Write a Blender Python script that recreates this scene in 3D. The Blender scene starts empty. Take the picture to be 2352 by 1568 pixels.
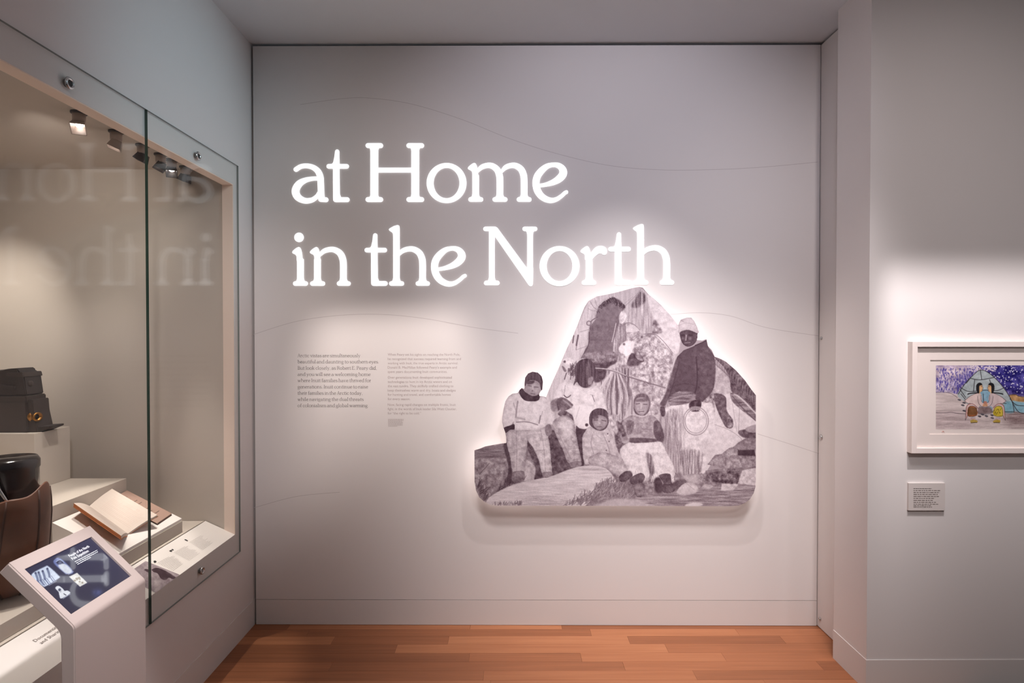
import bpy, bmesh, math, random
import numpy as np
from mathutils import Vector, Matrix, Euler

random.seed(7)
RNG = np.random.default_rng(11)
SC = bpy.context.scene
COL = SC.collection

# ------------------------------------------------------------------ camera
FPX, CX, CY = 1350.0, 1176.0, 784.0
cam_data = bpy.data.cameras.new('camera')
cam_data.sensor_width = 36.0
cam_data.lens = FPX / 2352.0 * 36.0
cam_data.clip_start = 0.02
cam = bpy.data.objects.new('camera', cam_data)
COL.objects.link(cam)
cam.location = (0, 0, 1.55)
cam.rotation_euler = Euler((math.radians(90 - 0.764), 0, math.radians(-0.212)), 'XYZ')
SC.camera = cam
CAM_R = cam.rotation_euler.to_matrix()
CAM_O = Vector(cam.location)

# ------------------------------------------------------------------ world, lights, exposure
world = bpy.data.worlds.new('world')
SC.world = world
world.use_nodes = True
bg = world.node_tree.nodes['Background']
bg.inputs['Color'].default_value = (0.93, 0.93, 0.96, 1)
bg.inputs['Strength'].default_value = 0.125
SC.view_settings.view_transform = 'Standard'
SC.view_settings.look = 'None'
SC.view_settings.exposure = 0.0
SC.view_settings.gamma = 1.0
SC.view_settings.use_curve_mapping = False


def spot(name, loc, target, watts, color, angle, blend=0.5, radius=0.04, square=False, roll=0.0):
    l = bpy.data.lights.new(name, 'SPOT')
    l.energy = watts
    l.color = color
    l.spot_size = math.radians(angle)
    l.spot_blend = blend
    l.shadow_soft_size = radius
    l.use_square = square
    o = bpy.data.objects.new(name, l)
    COL.objects.link(o)
    o.location = loc
    d = Vector(target) - Vector(loc)
    q = d.to_track_quat('-Z', 'Y')
    o.rotation_euler = (q.to_matrix() @ Matrix.Rotation(math.radians(roll), 3, 'Z')).to_euler()
    return o


def area(name, loc, target, watts, color, sx, sy):
    l = bpy.data.lights.new(name, 'AREA')
    l.energy = watts
    l.color = color
    l.shape = 'RECTANGLE'
    l.size = sx
    l.size_y = sy
    o = bpy.data.objects.new(name, l)
    COL.objects.link(o)
    o.location = loc
    o.rotation_euler = (Vector(target) - Vector(loc)).to_track_quat('-Z', 'Y').to_euler()
    return o


def gobo(o, u0, u1, v0, v1, su, sv0, sv1):
    """framing shutters of a track spot: a soft edged rectangle in the lamp's own directions"""
    l = o.data
    l.use_nodes = True
    nt = l.node_tree
    em = nt.nodes['Emission']
    tc = nt.nodes.new('ShaderNodeTexCoord')
    sp = nt.nodes.new('ShaderNodeSeparateXYZ')
    nt.links.new(tc.outputs['Normal'], sp.inputs[0])

    def math_(op, a, b):
        n = nt.nodes.new('ShaderNodeMath')
        n.operation = op
        for i, x in enumerate((a, b)):
            if isinstance(x, (int, float)):
                n.inputs[i].default_value = x
            else:
                nt.links.new(x, n.inputs[i])
        return n.outputs[0]

    def ramp(x, a, b):
        n = nt.nodes.new('ShaderNodeMapRange')
        n.interpolation_type = 'SMOOTHSTEP'
        nt.links.new(x, n.inputs['Value'])
        n.inputs['From Min'].default_value = min(a, b)
        n.inputs['From Max'].default_value = max(a, b)
        n.inputs['To Min'].default_value = 0.0 if a < b else 1.0
        n.inputs['To Max'].default_value = 1.0 if a < b else 0.0
        return n.outputs['Result']
    az = math_('ABSOLUTE', sp.outputs['Z'], 0.0)
    u = math_('DIVIDE', sp.outputs['X'], az)
    v = math_('DIVIDE', sp.outputs['Y'], az)
    f = math_('MULTIPLY', math_('MULTIPLY', ramp(u, u0 - su, u0 + su), ramp(u, u1 + su, u1 - su)),
              math_('MULTIPLY', ramp(v, v0 - sv0, v0 + sv0), ramp(v, v1 + sv1, v1 - sv1)))
    nt.links.new(f, em.inputs['Strength'])


def frame_on(o, p00, p11, su, sv0, sv1):
    """set the shutters from the lower left and upper right corners of the lit field on a wall"""
    R = o.rotation_euler.to_matrix().transposed()
    a, b = [R @ (Vector(p) - Vector(o.location)) for p in (p00, p11)]
    gobo(o, a.x / -a.z, b.x / -b.z, a.y / -a.z, b.y / -b.z, su, sv0, sv1)


WARM = (1.0, 0.88, 0.83)
NEUT = (1.0, 0.93, 0.90)
COOL = (0.50, 0.84, 1.0)
LILAC = (0.88, 0.86, 1.0)
PINK = (1.0, 0.925, 0.93)
# track spots hung from the gallery ceiling, above the frame, with unseen fills added
o = spot('track_spot_text', (-0.68, 1.95, 3.0), (-0.72, 3.11, 1.23), 150, WARM, 60, 0.6, 0.03)
frame_on(o, (-1.16, 3.11, 0.78), (-0.24, 3.11, 1.66), 0.085, 0.13, 0.045)
spot('track_spot_photo', (0.55, 2.2, 3.0), (0.6, 3.1, 0.8), 80, PINK, 58, 1.0, 0.02)
spot('track_spot_photo', (-0.35, 1.6, 3.0), (0.2, 3.1, 0.7), 120, PINK, 54, 1.0, 0.2)
spot('track_spot_photo', (1.2, 1.6, 3.0), (1.0, 3.1, 0.5), 150, PINK, 52, 1.0, 0.2)
spot('track_spot_photo', (0.5, 0.9, 3.0), (0.6, 3.1, 0.5), 150, PINK, 44, 1.0, 0.2)
o = spot('track_spot_print', (1.66, 1.74, 3.0), (1.66, 2.53, 1.10), 170, PINK, 130, 0.2, 0.02)
frame_on(o, (1.56, 2.53, 0.45), (4.4, 2.53, 1.80), 0.055, 0.10, 0.05)
spot('wash_fill_spot', (0.6, 0.8, 3.0), (0.55, 3.1, 2.35), 92, LILAC, 66, 1.0, 0.1)
spot('wash_fill_spot', (-0.2, 0.6, 3.0), (-0.75, 3.1, 1.7), 52, WARM, 58, 1.0, 0.1)  # unseen fill added to lift the left of the title wall
spot('wash_fill_spot', (1.0, 0.0, 3.0), (1.95, 2.53, 1.6), 98, (1.0, .89, .88), 66, 1.0, 0.1)  # unseen fill added to brighten the right wall
spot('jamb_fill', (-0.5, 1.9, 3.0), (1.62, 2.98, 1.1), 80, WARM, 24, 1.0, 0.1)  # unseen fill added from the left to brighten the jamb
spot('track_spot_cool', (0.9, 2.15, 2.95), (-1.36, 2.55, 2.4), 46, COOL, 44, 1.0, 0.1)
spot('track_spot_floor', (1.0, 1.5, 3.0), (0.95, 2.5, 0.0), 25, WARM, 46, 1.0, 0.06)
spot('track_spot_kiosk', (-0.6, 1.0, 3.0), (-1.15, 1.62, 0.85), 270, PINK, 19, 1.0, 0.06)
spot('case_fill', (0.2, -0.6, 3.0), (-1.4, 2.9, 1.4), 170, PINK, 26, 1.0, 0.06)  # unseen soft fill added behind the camera, lifts the case and its reveal

# ------------------------------------------------------------------ projection helpers
S0 = 3.105 / 1350.0            # metres per pixel at the title wall
D = 3.105


def ray(px, py):
    return CAM_R @ Vector(((px - CX) / FPX, (CY - py) / FPX, -1.0))


def hit(px, py, p0, n):
    d = ray(px, py)
    n = Vector(n)
    t = (Vector(p0) - CAM_O).dot(n) / d.dot(n)
    return CAM_O + d * t


def hits(pxs, p0, n):
    """numpy: Nx2 pixels -> Nx3 points on a plane"""
    pxs = np.asarray(pxs, float)
    R = np.array(CAM_R)
    dc = np.stack([(pxs[:, 0] - CX) / FPX, (CY - pxs[:, 1]) / FPX, -np.ones(len(pxs))], 1)
    d = dc @ R.T
    n = np.array(n, float)
    t = (np.array(p0, float) - np.array(CAM_O)) @ n / (d @ n)
    return np.array(CAM_O) + d * t[:, None]


def project(pts):
    pts = np.asarray(pts, float) - np.array(CAM_O)
    c = pts @ np.array(CAM_R)
    return np.stack([CX + FPX * c[:, 0] / -c[:, 2], CY - FPX * c[:, 1] / -c[:, 2]], 1)


def lat(l, h, zr):
    """lateral px left of the vanishing line, px below it, depth ratio -> metres"""
    return Vector((-l * S0, zr * D, 1.55 - h * S0))


WB_K = -0.0086                 # the title wall is turned half a degree
WB_N = Vector((-WB_K, 1.0, 0)).normalized() * -1.0


def wb_p(off=0.0):
    return Vector((0, D, 0)) + WB_N * off


# ------------------------------------------------------------------ mesh helpers
def link(name, me, mat=None, parent=None):
    o = bpy.data.objects.new(name, me)
    COL.objects.link(o)
    if mat is not None and me is not None:
        for m in (mat if isinstance(mat, (list, tuple)) else [mat]):
            me.materials.append(m)
    if parent is not None:
        o.parent = parent
        o.matrix_parent_inverse = parent.matrix_world.inverted()
    return o


def mesh(name, verts, faces, mat=None, parent=None, smooth=False):
    me = bpy.data.meshes.new(name)
    me.from_pydata([tuple(v) for v in verts], [], [tuple(f) for f in faces])
    me.update()
    if smooth:
        for p in me.polygons:
            p.use_smooth = True
    return link(name, me, mat, parent)


def bmobj(name, bm, mat=None, parent=None, smooth=False):
    bmesh.ops.recalc_face_normals(bm, faces=bm.faces[:])
    me = bpy.data.meshes.new(name)
    bm.to_mesh(me)
    bm.free()
    if smooth:
        for p in me.polygons:
            p.use_smooth = True
    return link(name, me, mat, parent)


def thing(name, label, cat, loc=(0, 0, 0), group=None):
    o = bpy.data.objects.new(name, None)
    COL.objects.link(o)
    o.location = loc
    o.matrix_world = Matrix.Translation(loc)
    o['label'] = label
    o['category'] = cat
    if group:
        o['group'] = group
    return o


def tag(o, label, cat, group=None):
    o['label'] = label
    o['category'] = cat
    if group:
        o['group'] = group
    return o


def struct(o, label=None):
    o['kind'] = 'structure'
    if label:
        o['label'] = label
    return o


def add_box(bm, x0, x1, y0, y1, z0, z1, bevel=0.0):
    vs = [bm.verts.new(c) for c in ((x0, y0, z0), (x1, y0, z0), (x1, y1, z0), (x0, y1, z0),
                                    (x0, y0, z1), (x1, y0, z1), (x1, y1, z1), (x0, y1, z1))]
    fs = [bm.faces.new([vs[i] for i in f]) for f in
          ((0, 3, 2, 1), (4, 5, 6, 7), (0, 1, 5, 4), (1, 2, 6, 5), (2, 3, 7, 6), (3, 0, 4, 7))]
    if bevel > 0:
        es = list({e for f in fs for e in f.edges})
        bmesh.ops.bevel(bm, geom=es, offset=bevel, segments=2, affect='EDGES', profile=0.5)


def box(name, x0, x1, y0, y1, z0, z1, mat=None, parent=None, bevel=0.0):
    bm = bmesh.new()
    add_box(bm, min(x0, x1), max(x0, x1), min(y0, y1), max(y0, y1), min(z0, z1), max(z0, z1), bevel)
    return bmobj(name, bm, mat, parent)


def prism(bm, outline, a, b):
    """closed outline of 3D points moved by vector a (front) and b (back)"""
    f = [bm.verts.new(Vector(p) + Vector(a)) for p in outline]
    k = [bm.verts.new(Vector(p) + Vector(b)) for p in outline]
    n = len(f)
    bm.faces.new(f)
    bm.faces.new(k[::-1])
    for i in range(n):
        bm.faces.new((f[i], k[i], k[(i + 1) % n], f[(i + 1) % n]))


def tube(bm, pts, r, seg=8, cap=True):
    pts = [Vector(p) for p in pts]
    rings = []
    up = Vector((0, 0, 1))
    for i, p in enumerate(pts):
        t = (pts[min(i + 1, len(pts) - 1)] - pts[max(i - 1, 0)]).normalized()
        a = t.cross(up)
        if a.length < 1e-4:
            a = t.cross(Vector((1, 0, 0)))
        a.normalize()
        b = t.cross(a)
        rr = r[i] if isinstance(r, (list, tuple)) else r
        rings.append([bm.verts.new(p + (a * math.cos(k * 2 * math.pi / seg) + b * math.sin(k * 2 * math.pi / seg)) * rr) for k in range(seg)])
    for q, w in zip(rings, rings[1:]):
        for k in range(seg):
            bm.faces.new((q[k], q[(k + 1) % seg], w[(k + 1) % seg], w[k]))
    if cap:
        bm.faces.new(rings[0][::-1])
        bm.faces.new(rings[-1])


def lathe(bm, prof, axis_o, axis, seg=32):
    """profile (radius, along) turned about an axis"""
    axis = Vector(axis).normalized()
    a = axis.orthogonal().normalized()
    b = axis.cross(a)
    rings = []
    for r, h in prof:
        rings.append([bm.verts.new(Vector(axis_o) + axis * h + (a * math.cos(k * 2 * math.pi / seg) + b * math.sin(k * 2 * math.pi / seg)) * max(r, 1e-5)) for k in range(seg)])
    for q, w in zip(rings, rings[1:]):
        for k in range(seg):
            bm.faces.new((q[k], q[(k + 1) % seg], w[(k + 1) % seg], w[k]))
    bm.faces.new(rings[0][::-1])
    bm.faces.new(rings[-1])


def crom(pts, n=6, closed=True):
    pts = [tuple(map(float, p)) for p in pts]
    m = len(pts)
    out = []
    rng = range(m) if closed else range(m - 1)
    for i in rng:
        if closed:
            p0, p1, p2, p3 = pts[i - 1], pts[i], pts[(i + 1) % m], pts[(i + 2) % m]
        else:
            p0, p1, p2, p3 = pts[max(i - 1, 0)], pts[i], pts[i + 1], pts[min(i + 2, m - 1)]
        for k in range(n):
            t = k / n
            out.append(tuple(0.5 * (2 * b + (c - a) * t + (2 * a - 5 * b + 4 * c - d) * t * t + (3 * b - a - 3 * c + d) * t ** 3)
                             for a, b, c, d in zip(p0, p1, p2, p3)))
    if not closed:
        out.append(pts[-1])
    return out


# ------------------------------------------------------------------ materials
def s2l(c):
    return tuple(((x / 255.0) / 12.92 if x / 255.0 <= 0.04045 else ((x / 255.0 + 0.055) / 1.055) ** 2.4) for x in c)


def mat(name, rgb, rough=0.6, metal=0.0, spec=0.5, bump=0.0, bscale=200.0, var=0.0, vscale=6.0, coat=0.0):
    m = bpy.data.materials.new(name)
    m.use_nodes = True
    nt = m.node_tree
    b = nt.nodes['Principled BSDF']
    c = s2l(rgb)
    b.inputs['Base Color'].default_value = (*c, 1)
    b.inputs['Roughness'].default_value = rough
    b.inputs['Metallic'].default_value = metal
    b.inputs['Specular IOR Level'].default_value = spec
    b.inputs['Coat Weight'].default_value = coat
    tc = nt.nodes.new('ShaderNodeTexCoord')
    if var > 0:
        nz = nt.nodes.new('ShaderNodeTexNoise')
        nz.inputs['Scale'].default_value = vscale
        nz.inputs['Detail'].default_value = 5
        nt.links.new(tc.outputs['Object'], nz.inputs['Vector'])
        mx = nt.nodes.new('ShaderNodeMix')
        mx.data_type = 'RGBA'
        mx.inputs['A'].default_value = (*[x * (1 - var) for x in c], 1)
        mx.inputs['B'].default_value = (*[min(1, x * (1 + var)) for x in c], 1)
        nt.links.new(nz.outputs['Fac'], mx.inputs['Factor'])
        nt.links.new(mx.outputs['Result'], b.inputs['Base Color'])
    if bump > 0:
        nz = nt.nodes.new('ShaderNodeTexNoise')
        nz.inputs['Scale'].default_value = bscale
        nz.inputs['Detail'].default_value = 3
        nt.links.new(tc.outputs['Object'], nz.inputs['Vector'])
        bp = nt.nodes.new('ShaderNodeBump')
        bp.inputs['Strength'].default_value = bump
        bp.inputs['Distance'].default_value = 0.001
        nt.links.new(nz.outputs['Fac'], bp.inputs['Height'])
        nt.links.new(bp.outputs['Normal'], b.inputs['Normal'])
    return m


def emit(name, rgb, strength, linear=False):
    m = bpy.data.materials.new(name)
    m.use_nodes = True
    b = m.node_tree.nodes['Principled BSDF']
    c = rgb if linear else s2l(rgb)
    b.inputs['Base Color'].default_value = (0.8, 0.8, 0.8, 1)
    b.inputs['Emission Color'].default_value = (*c, 1)
    b.inputs['Emission Strength'].default_value = strength
    return m


def thin_glass(name, ior, tint=(1, 1, 1)):
    m = bpy.data.materials.new(name)
    m.use_nodes = True
    nt = m.node_tree
    nt.nodes.clear()
    out = nt.nodes.new('ShaderNodeOutputMaterial')
    tr = nt.nodes.new('ShaderNodeBsdfTransparent')
    tr.inputs['Color'].default_value = (*tint, 1)
    gl = nt.nodes.new('ShaderNodeBsdfGlossy')
    gl.inputs['Roughness'].default_value = 0.0
    fr = nt.nodes.new('ShaderNodeFresnel')
    fr.inputs['IOR'].default_value = ior
    mx = nt.nodes.new('ShaderNodeMixShader')
    geo = nt.nodes.new('ShaderNodeNewGeometry')
    # the pane's inner faces would give total reflection: use the same fresnel from both sides
    inv = nt.nodes.new('ShaderNodeMath'); inv.operation = 'DIVIDE'
    inv.inputs[0].default_value = 1.0; inv.inputs[1].default_value = 1.0
    mi = nt.nodes.new('ShaderNodeMix'); mi.data_type = 'FLOAT'
    mi.inputs['A'].default_value = ior; mi.inputs['B'].default_value = 1.0 / ior
    nt.links.new(geo.outputs['Backfacing'], mi.inputs['Factor'])
    nt.links.new(mi.outputs['Result'], fr.inputs['IOR'])
    nt.links.new(fr.outputs['Fac'], mx.inputs['Fac'])
    nt.links.new(tr.outputs['BSDF'], mx.inputs[1])
    nt.links.new(gl.outputs['BSDF'], mx.inputs[2])
    nt.links.new(mx.outputs['Shader'], out.inputs['Surface'])
    return m


def color_attr_mat(name, rough=0.6, emission=0.0, spec=0.4, ior=1.45):
    m = bpy.data.materials.new(name)
    m.use_nodes = True
    nt = m.node_tree
    b = nt.nodes['Principled BSDF']
    at = nt.nodes.new('ShaderNodeAttribute')
    at.attribute_name = 'print'
    b.inputs['Roughness'].default_value = rough
    b.inputs['Specular IOR Level'].default_value = spec
    b.inputs['IOR'].default_value = ior
    if emission > 0:
        b.inputs['Base Color'].default_value = (0.004, 0.004, 0.006, 1)
        nt.links.new(at.outputs['Color'], b.inputs['Emission Color'])
        b.inputs['Emission Strength'].default_value = emission
    else:
        nt.links.new(at.outputs['Color'], b.inputs['Base Color'])
    return m


def wood_mat(name):
    m = bpy.data.materials.new(name)
    m.use_nodes = True
    nt = m.node_tree
    b = nt.nodes['Principled BSDF']
    oi = nt.nodes.new('ShaderNodeObjectInfo')
    geo = nt.nodes.new('ShaderNodeNewGeometry')
    add = nt.nodes.new('ShaderNodeVectorMath'); add.operation = 'MULTIPLY_ADD'
    add.inputs[1].default_value = (2.2, 46.0, 8.0)
    sc = nt.nodes.new('ShaderNodeVectorMath'); sc.operation = 'SCALE'
    cmb = nt.nodes.new('ShaderNodeCombineXYZ')
    for k in 'XYZ':
        nt.links.new(oi.outputs['Random'], cmb.inputs[k])
    nt.links.new(cmb.outputs['Vector'], sc.inputs[0])
    sc.inputs['Scale'].default_value = 37.0
    nt.links.new(geo.outputs['Position'], add.inputs[0])
    nt.links.new(sc.outputs['Vector'], add.inputs[2])
    nz = nt.nodes.new('ShaderNodeTexNoise')
    nz.inputs['Scale'].default_value = 1.0
    nz.inputs['Detail'].default_value = 7
    nz.inputs['Distortion'].default_value = 0.7
    nt.links.new(add.outputs['Vector'], nz.inputs['Vector'])
    rmp = nt.nodes.new('ShaderNodeValToRGB')
    rmp.color_ramp.elements[0].position = 0.0
    rmp.color_ramp.elements[0].color = (*s2l((122, 74, 48)), 1)
    rmp.color_ramp.elements[1].position = 1.0
    rmp.color_ramp.elements[1].color = (*s2l((206, 142, 100)), 1)
    e = rmp.color_ramp.elements.new(0.5); e.color = (*s2l((172, 110, 74)), 1)
    ma = nt.nodes.new('ShaderNodeMath'); ma.operation = 'MULTIPLY_ADD'
    ma.inputs[1].default_value = 0.5; ma.inputs[2].default_value = -0.02
    nt.links.new(nz.outputs['Fac'], ma.inputs[0])
    m2 = nt.nodes.new('ShaderNodeMath'); m2.operation = 'MULTIPLY_ADD'
    m2.inputs[1].default_value = 0.5
    nt.links.new(oi.outputs['Random'], m2.inputs[0])
    nt.links.new(ma.outputs['Value'], m2.inputs[2])
    nt.links.new(m2.outputs['Value'], rmp.inputs['Fac'])
    nt.links.new(rmp.outputs['Color'], b.inputs['Base Color'])
    b.inputs['Roughness'].default_value = 0.42
    b.inputs['Specular IOR Level'].default_value = 0.35
    return m


M = {}
M['wall'] = mat('wall_paint', (226, 221, 219), 0.75, bump=0.05, bscale=400, spec=0.2)
M['ceil'] = mat('ceiling_paint', (224, 228, 232), 0.85, spec=0.1)
M['base'] = mat('baseboard_paint', (222, 216, 213), 0.7, spec=0.25)
M['void'] = mat('dark_gap', (22, 20, 20), 0.9)
M['case'] = mat('case_paint', (202, 192, 182), 0.75, spec=0.2, bump=0.03, bscale=500)
M['lining'] = mat('lining_warm_lit', (250, 230, 216), 0.7, spec=0.2)  # warm light on the reveal is put into this colour
M['white'] = mat('white_card', (238, 232, 228), 0.6, spec=0.2)
M['glass'] = thin_glass('case_glass', 1.175, (0.985, 0.99, 0.985))
M['glazing'] = thin_glass('print_glazing', 1.25)
M['edge'] = mat('glass_edge', (126, 132, 128), 0.3, spec=0.5)
M['edgejoint'] = mat('glass_joint_edge', (44, 70, 60), 0.15, spec=0.6)
M['chrome'] = mat('chrome', (205, 205, 205), 0.22, metal=1.0)
M['black'] = mat('black_rubber', (16, 15, 15), 0.5)
M['wood'] = wood_mat('oak_board')
M['kiosk'] = mat('kiosk_powdercoat', (208, 193, 187), 0.55, spec=0.3, bump=0.12, bscale=900)
M['letter'] = emit('letter_light', (250, 252, 255), 1.05)
M['led'] = emit('led_strip', (255, 241, 238), 4.6)
M['ink'] = mat('dark_ink', (66, 52, 50), 0.7, spec=0.1)
M['ink_pale'] = mat('pale_ink', (178, 164, 162), 0.7, spec=0.1)
M['ink_mid'] = mat('mid_ink', (136, 126, 122), 0.7, spec=0.1)
M['line'] = mat('engraved_line', (196, 188, 187), 0.8, spec=0.1)
# ================================================================== SETTING
XL = -592 * S0 - 0.002         # face of the left wall
ZC = 3.075                     # ceiling
YO = 0.938 * D                 # far end of the display opening
ZO0, ZO1 = 1.55 - 433 * S0, 1.55 + 320 * S0
WT = 23 * S0                   # wall thickness at the opening
XR = 673 * S0                  # nearer face of the pier on the right
YR = 0.814 * D                 # wall the print hangs on

# floor and its boards
floor = struct(box('floor', -1.6, 4.6, -1.6, 3.5, -0.06, -0.012, M['void']))
plank_me = bpy.data.meshes.new('floorboard')
_bm = bmesh.new(); add_box(_bm, 0, 1, 0, 1, -1, 0); bmesh.ops.recalc_face_normals(_bm, faces=_bm.faces[:])
_bm.to_mesh(plank_me); _bm.free(); plank_me.materials.append(M['wood'])
BW = 0.0247 * D
row_y = [D + 0.09, .9868 * D, .9637 * D, .9386 * D, .9126 * D, .888 * D, .8641 * D, .840 * D]
while row_y[-1] > 0.35:
    row_y.append(row_y[-1] - BW)
known = {0: [663, 1080, 1290], 1: [705, 1358, 1698], 2: [762, 1029, 1446, 1803], 3: [908, 1534], 4: [1077, 1336, 1667], 5: [757, 1435, 1890], 6: [1110, 1600]}
for r in range(len(row_y) - 1):
    y1, y0 = row_y[r], row_y[r + 1]
    xa, xb = -1.40, (2.0 if y0 > 2.3 else 2.9)
    if r in known:
        ym = min((y0 + y1) / 2, D)
        js = [xa] + [hit(p, 766 + 1.55 * FPX / ym, (0, 0, 0), (0, 0, 1)).x for p in known[r]] + [xb]
    else:
        js = [xa]
        x = xa + random.uniform(0.25, 1.0)
        while x < xb - 0.2:
            js.append(x); x += random.uniform(0.7, 1.5)
        js.append(xb)
    for a, b in zip(js, js[1:]):
        o = bpy.data.objects.new('floorboard', plank_me)
        COL.objects.link(o)
        o.location = (a + 0.0004, y0 + 0.0004, 0)
        o.scale = (b - a - 0.0008, y1 - y0 - 0.0008, 0.012)
        o.parent = floor

# ceiling
ceiling = struct(box('ceiling', -1.6, 4.6, 0.4, 3.5, ZC, ZC + 0.05, M['ceil']))

# left wall with the opening of the display case
bm = bmesh.new()
NEAR = 0.45
add_box(bm, XL - WT, XL, -1.5, NEAR, 0, ZC)
add_box(bm, XL - WT, XL, YO, 3.5, 0, ZC)
add_box(bm, XL - WT, XL, NEAR, YO, 0, ZO0)
add_box(bm, XL - WT, XL, NEAR, YO, ZO1, ZC)
wall_left = struct(bmobj('wall_left', bm, M['wall']))
ZB = 1.55 - 615 * S0
baseboard_left = struct(box('baseboard_left', XL, XL + 0.003, -1.5, 3.13, 0, ZB, M['base']))

# title wall: a tall panel standing clear of the ceiling and of the side wall
def wb(x, z, off=0.0):
    return Vector((x, D + WB_K * x, z)) + WB_N * off

XA, XB2 = XL + 0.012, 709 * S0 - 0.004
ZTOP = ZC - 0.014
bm = bmesh.new()
prism(bm, [wb(XA, ZB + 0.0012), wb(XB2, ZB + 0.0012), wb(XB2, ZTOP), wb(XA, ZTOP)], WB_N * 0, WB_N * -0.06)
wall_back = struct(bmobj('wall_back', bm, M['wall']))
bm = bmesh.new()
prism(bm, [wb(XA, 0.002), wb(XB2, 0.002), wb(XB2, ZB - 0.0012), wb(XA, ZB - 0.0012)], WB_N * 0.0, WB_N * -0.06)
baseboard_back = struct(bmobj('baseboard_back', bm, M['base']))
box('gap_shade_sheet', -1.6, 2.2, 3.21, 3.23, 0, ZC, M['void'], wall_back)  # dark sheet behind the panel; the gap's shade is put into its colour

# fine engraved contour lines that cross the title wall
def contour(pxs):
    c = crom(pxs, 8, closed=False)
    P = [Vector(p) for p in hits(c, wb_p(0.0004), WB_N)]
    w = 0.0011
    vs, fs = [], []
    for i, p in enumerate(P):
        t = (P[min(i + 1, len(P) - 1)] - P[max(i - 1, 0)]).normalized()
        nrm = t.cross(WB_N).normalized()
        vs += [p + nrm * w, p - nrm * w]
        if i:
            fs.append((2 * i - 2, 2 * i - 1, 2 * i + 1, 2 * i))
    mesh('contour_line', vs, fs, M['line'], wall_back)

for c in ([(690, 240), (790, 226), (860, 226), (950, 240), (1060, 274), (1170, 318), (1280, 353), (1400, 380), (1520, 390), (1650, 389), (1760, 383), (1878, 372)],
          [(582, 768), (680, 738), (780, 724), (880, 722), (980, 732), (1090, 752), (1190, 765)],
          [(1540, 722), (1610, 718), (1680, 726), (1760, 752), (1880, 771)],
          [(1740, 996), (1810, 1018), (1880, 1041)],
          [(582, 1166), (680, 1140), (780, 1130)],
          [(582, 1370), (583, 1371)]):
    contour(c)

# jamb beside the title wall with its three bolts
bm = bmesh.new()
add_box(bm, 709 * S0, 709 * S0 + 0.25, .945 * D, 3.2, 0.004, ZTOP, 0.001)
trim_1 = struct(bmobj('trim_1', bm, M['wall']))
for (px, py, r) in ((1887, 777, 0.008), (1886, 1004, 0.015), (1884, 1421, 0.009)):
    p = hit(px, py, (709 * S0, 0, 0), (1, 0, 0))
    bm = bmesh.new()
    lathe(bm, [(r, 0), (r, 0.004), (r * .8, 0.007), (r * .45, 0.007), (r * .4, 0.003)], p, (-1, 0, 0), 20)
    bmobj('bolt', bm, M['chrome'], trim_1, True)

# pier and wall on the right
bm = bmesh.new()
add_box(bm, XR, 4.6, YR, .897 * D, 0, 3.4)
wall_right = struct(bmobj('wall_right', bm, M['wall']))
bm = bmesh.new()
add_box(bm, XR - 0.003, 4.6, YR - 0.003, .897 * D, 0, ZB)
baseboard_right = struct(bmobj('baseboard_right', bm, M['base']))

# ================================================================== DISPLAY CASE
case = thing('display_case', 'glass-fronted display case built into the left wall with white stepped interior', 'display case', (-1.9, 1.6, 0.0))
YN = NEAR + 0.02
# lining of the opening
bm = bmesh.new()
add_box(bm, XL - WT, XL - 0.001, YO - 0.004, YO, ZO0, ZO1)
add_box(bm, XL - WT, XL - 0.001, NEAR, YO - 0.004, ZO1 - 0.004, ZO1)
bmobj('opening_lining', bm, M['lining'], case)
XE = -1130 * S0
ZDECK = 1.55 - 404 * S0
ZCC = 1.55 + 352 * S0
box('end_panel', XE, XL - WT, YO + 0.002, YO + 0.02, ZDECK - 0.1, ZCC, M['case'], case)
box('end_panel', XE, XL - WT, YN - 0.03, YN, ZDECK - 0.1, ZCC, M['case'], case)
box('back_panel', XE - 0.02, XE, YN - 0.03, YO + 0.02, ZDECK - 0.1, ZCC, M['case'], case)
box('top_panel', XE - 0.02, XL - WT, YN - 0.03, YO + 0.02, ZCC, ZCC + 0.02, M['case'], case)
box('deck', XE, -660 * S0, YN, YO, ZDECK - 0.02, ZDECK, M['case'], case)
# slanted label rail behind the glass
rail_a, rail_b = lat(593.5, 433, 1), lat(657, 404, 1)
rail_dir = (rail_b - rail_a); rail_dir.y = 0; rail_dir.normalize()
rail_n = Vector((-rail_dir.z, 0, rail_dir.x)); rail_n = rail_n if rail_n.z > 0 else -rail_n
bm = bmesh.new()
ol = [Vector((rail_a.x, YO - 0.001, rail_a.z)), Vector((rail_b.x, YO - 0.001, rail_b.z)), Vector((rail_b.x, YO - 0.001, rail_b.z - 0.012)), Vector((rail_a.x, YO - 0.001, rail_a.z - 0.012))]
prism(bm, ol, (0, 0, 0), (0, YN - YO, 0))
rail = bmobj('label_rail', bm, M['white'], case)
RAIL_P = rail_a + rail_n * 0.0004

# glass panes
YG1, YGJ = .949 * D, .7115 * D
ZG0, ZG1 = 1.55 - 476 * S0, 1.55 + 363 * S0
XG0, XG1 = XL + 0.0015, XL + 0.0105
for y0, y1 in ((YGJ + 0.0015, YG1), (NEAR - 0.1, YGJ - 0.0015)):
    bm = bmesh.new()
    add_box(bm, XG0, XG1, y0, y1, ZG0, ZG1)
    bmesh.ops.recalc_face_normals(bm, faces=bm.faces[:])
    for f in bm.faces:
        f.material_index = 0 if abs(f.normal.x) > 0.5 else (2 if abs(f.calc_center_median().y - YGJ) < 0.01 else 1)
    bmobj('glass_pane', bm, [M['glass'], M['edge'], M['edgejoint']], case)

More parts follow.
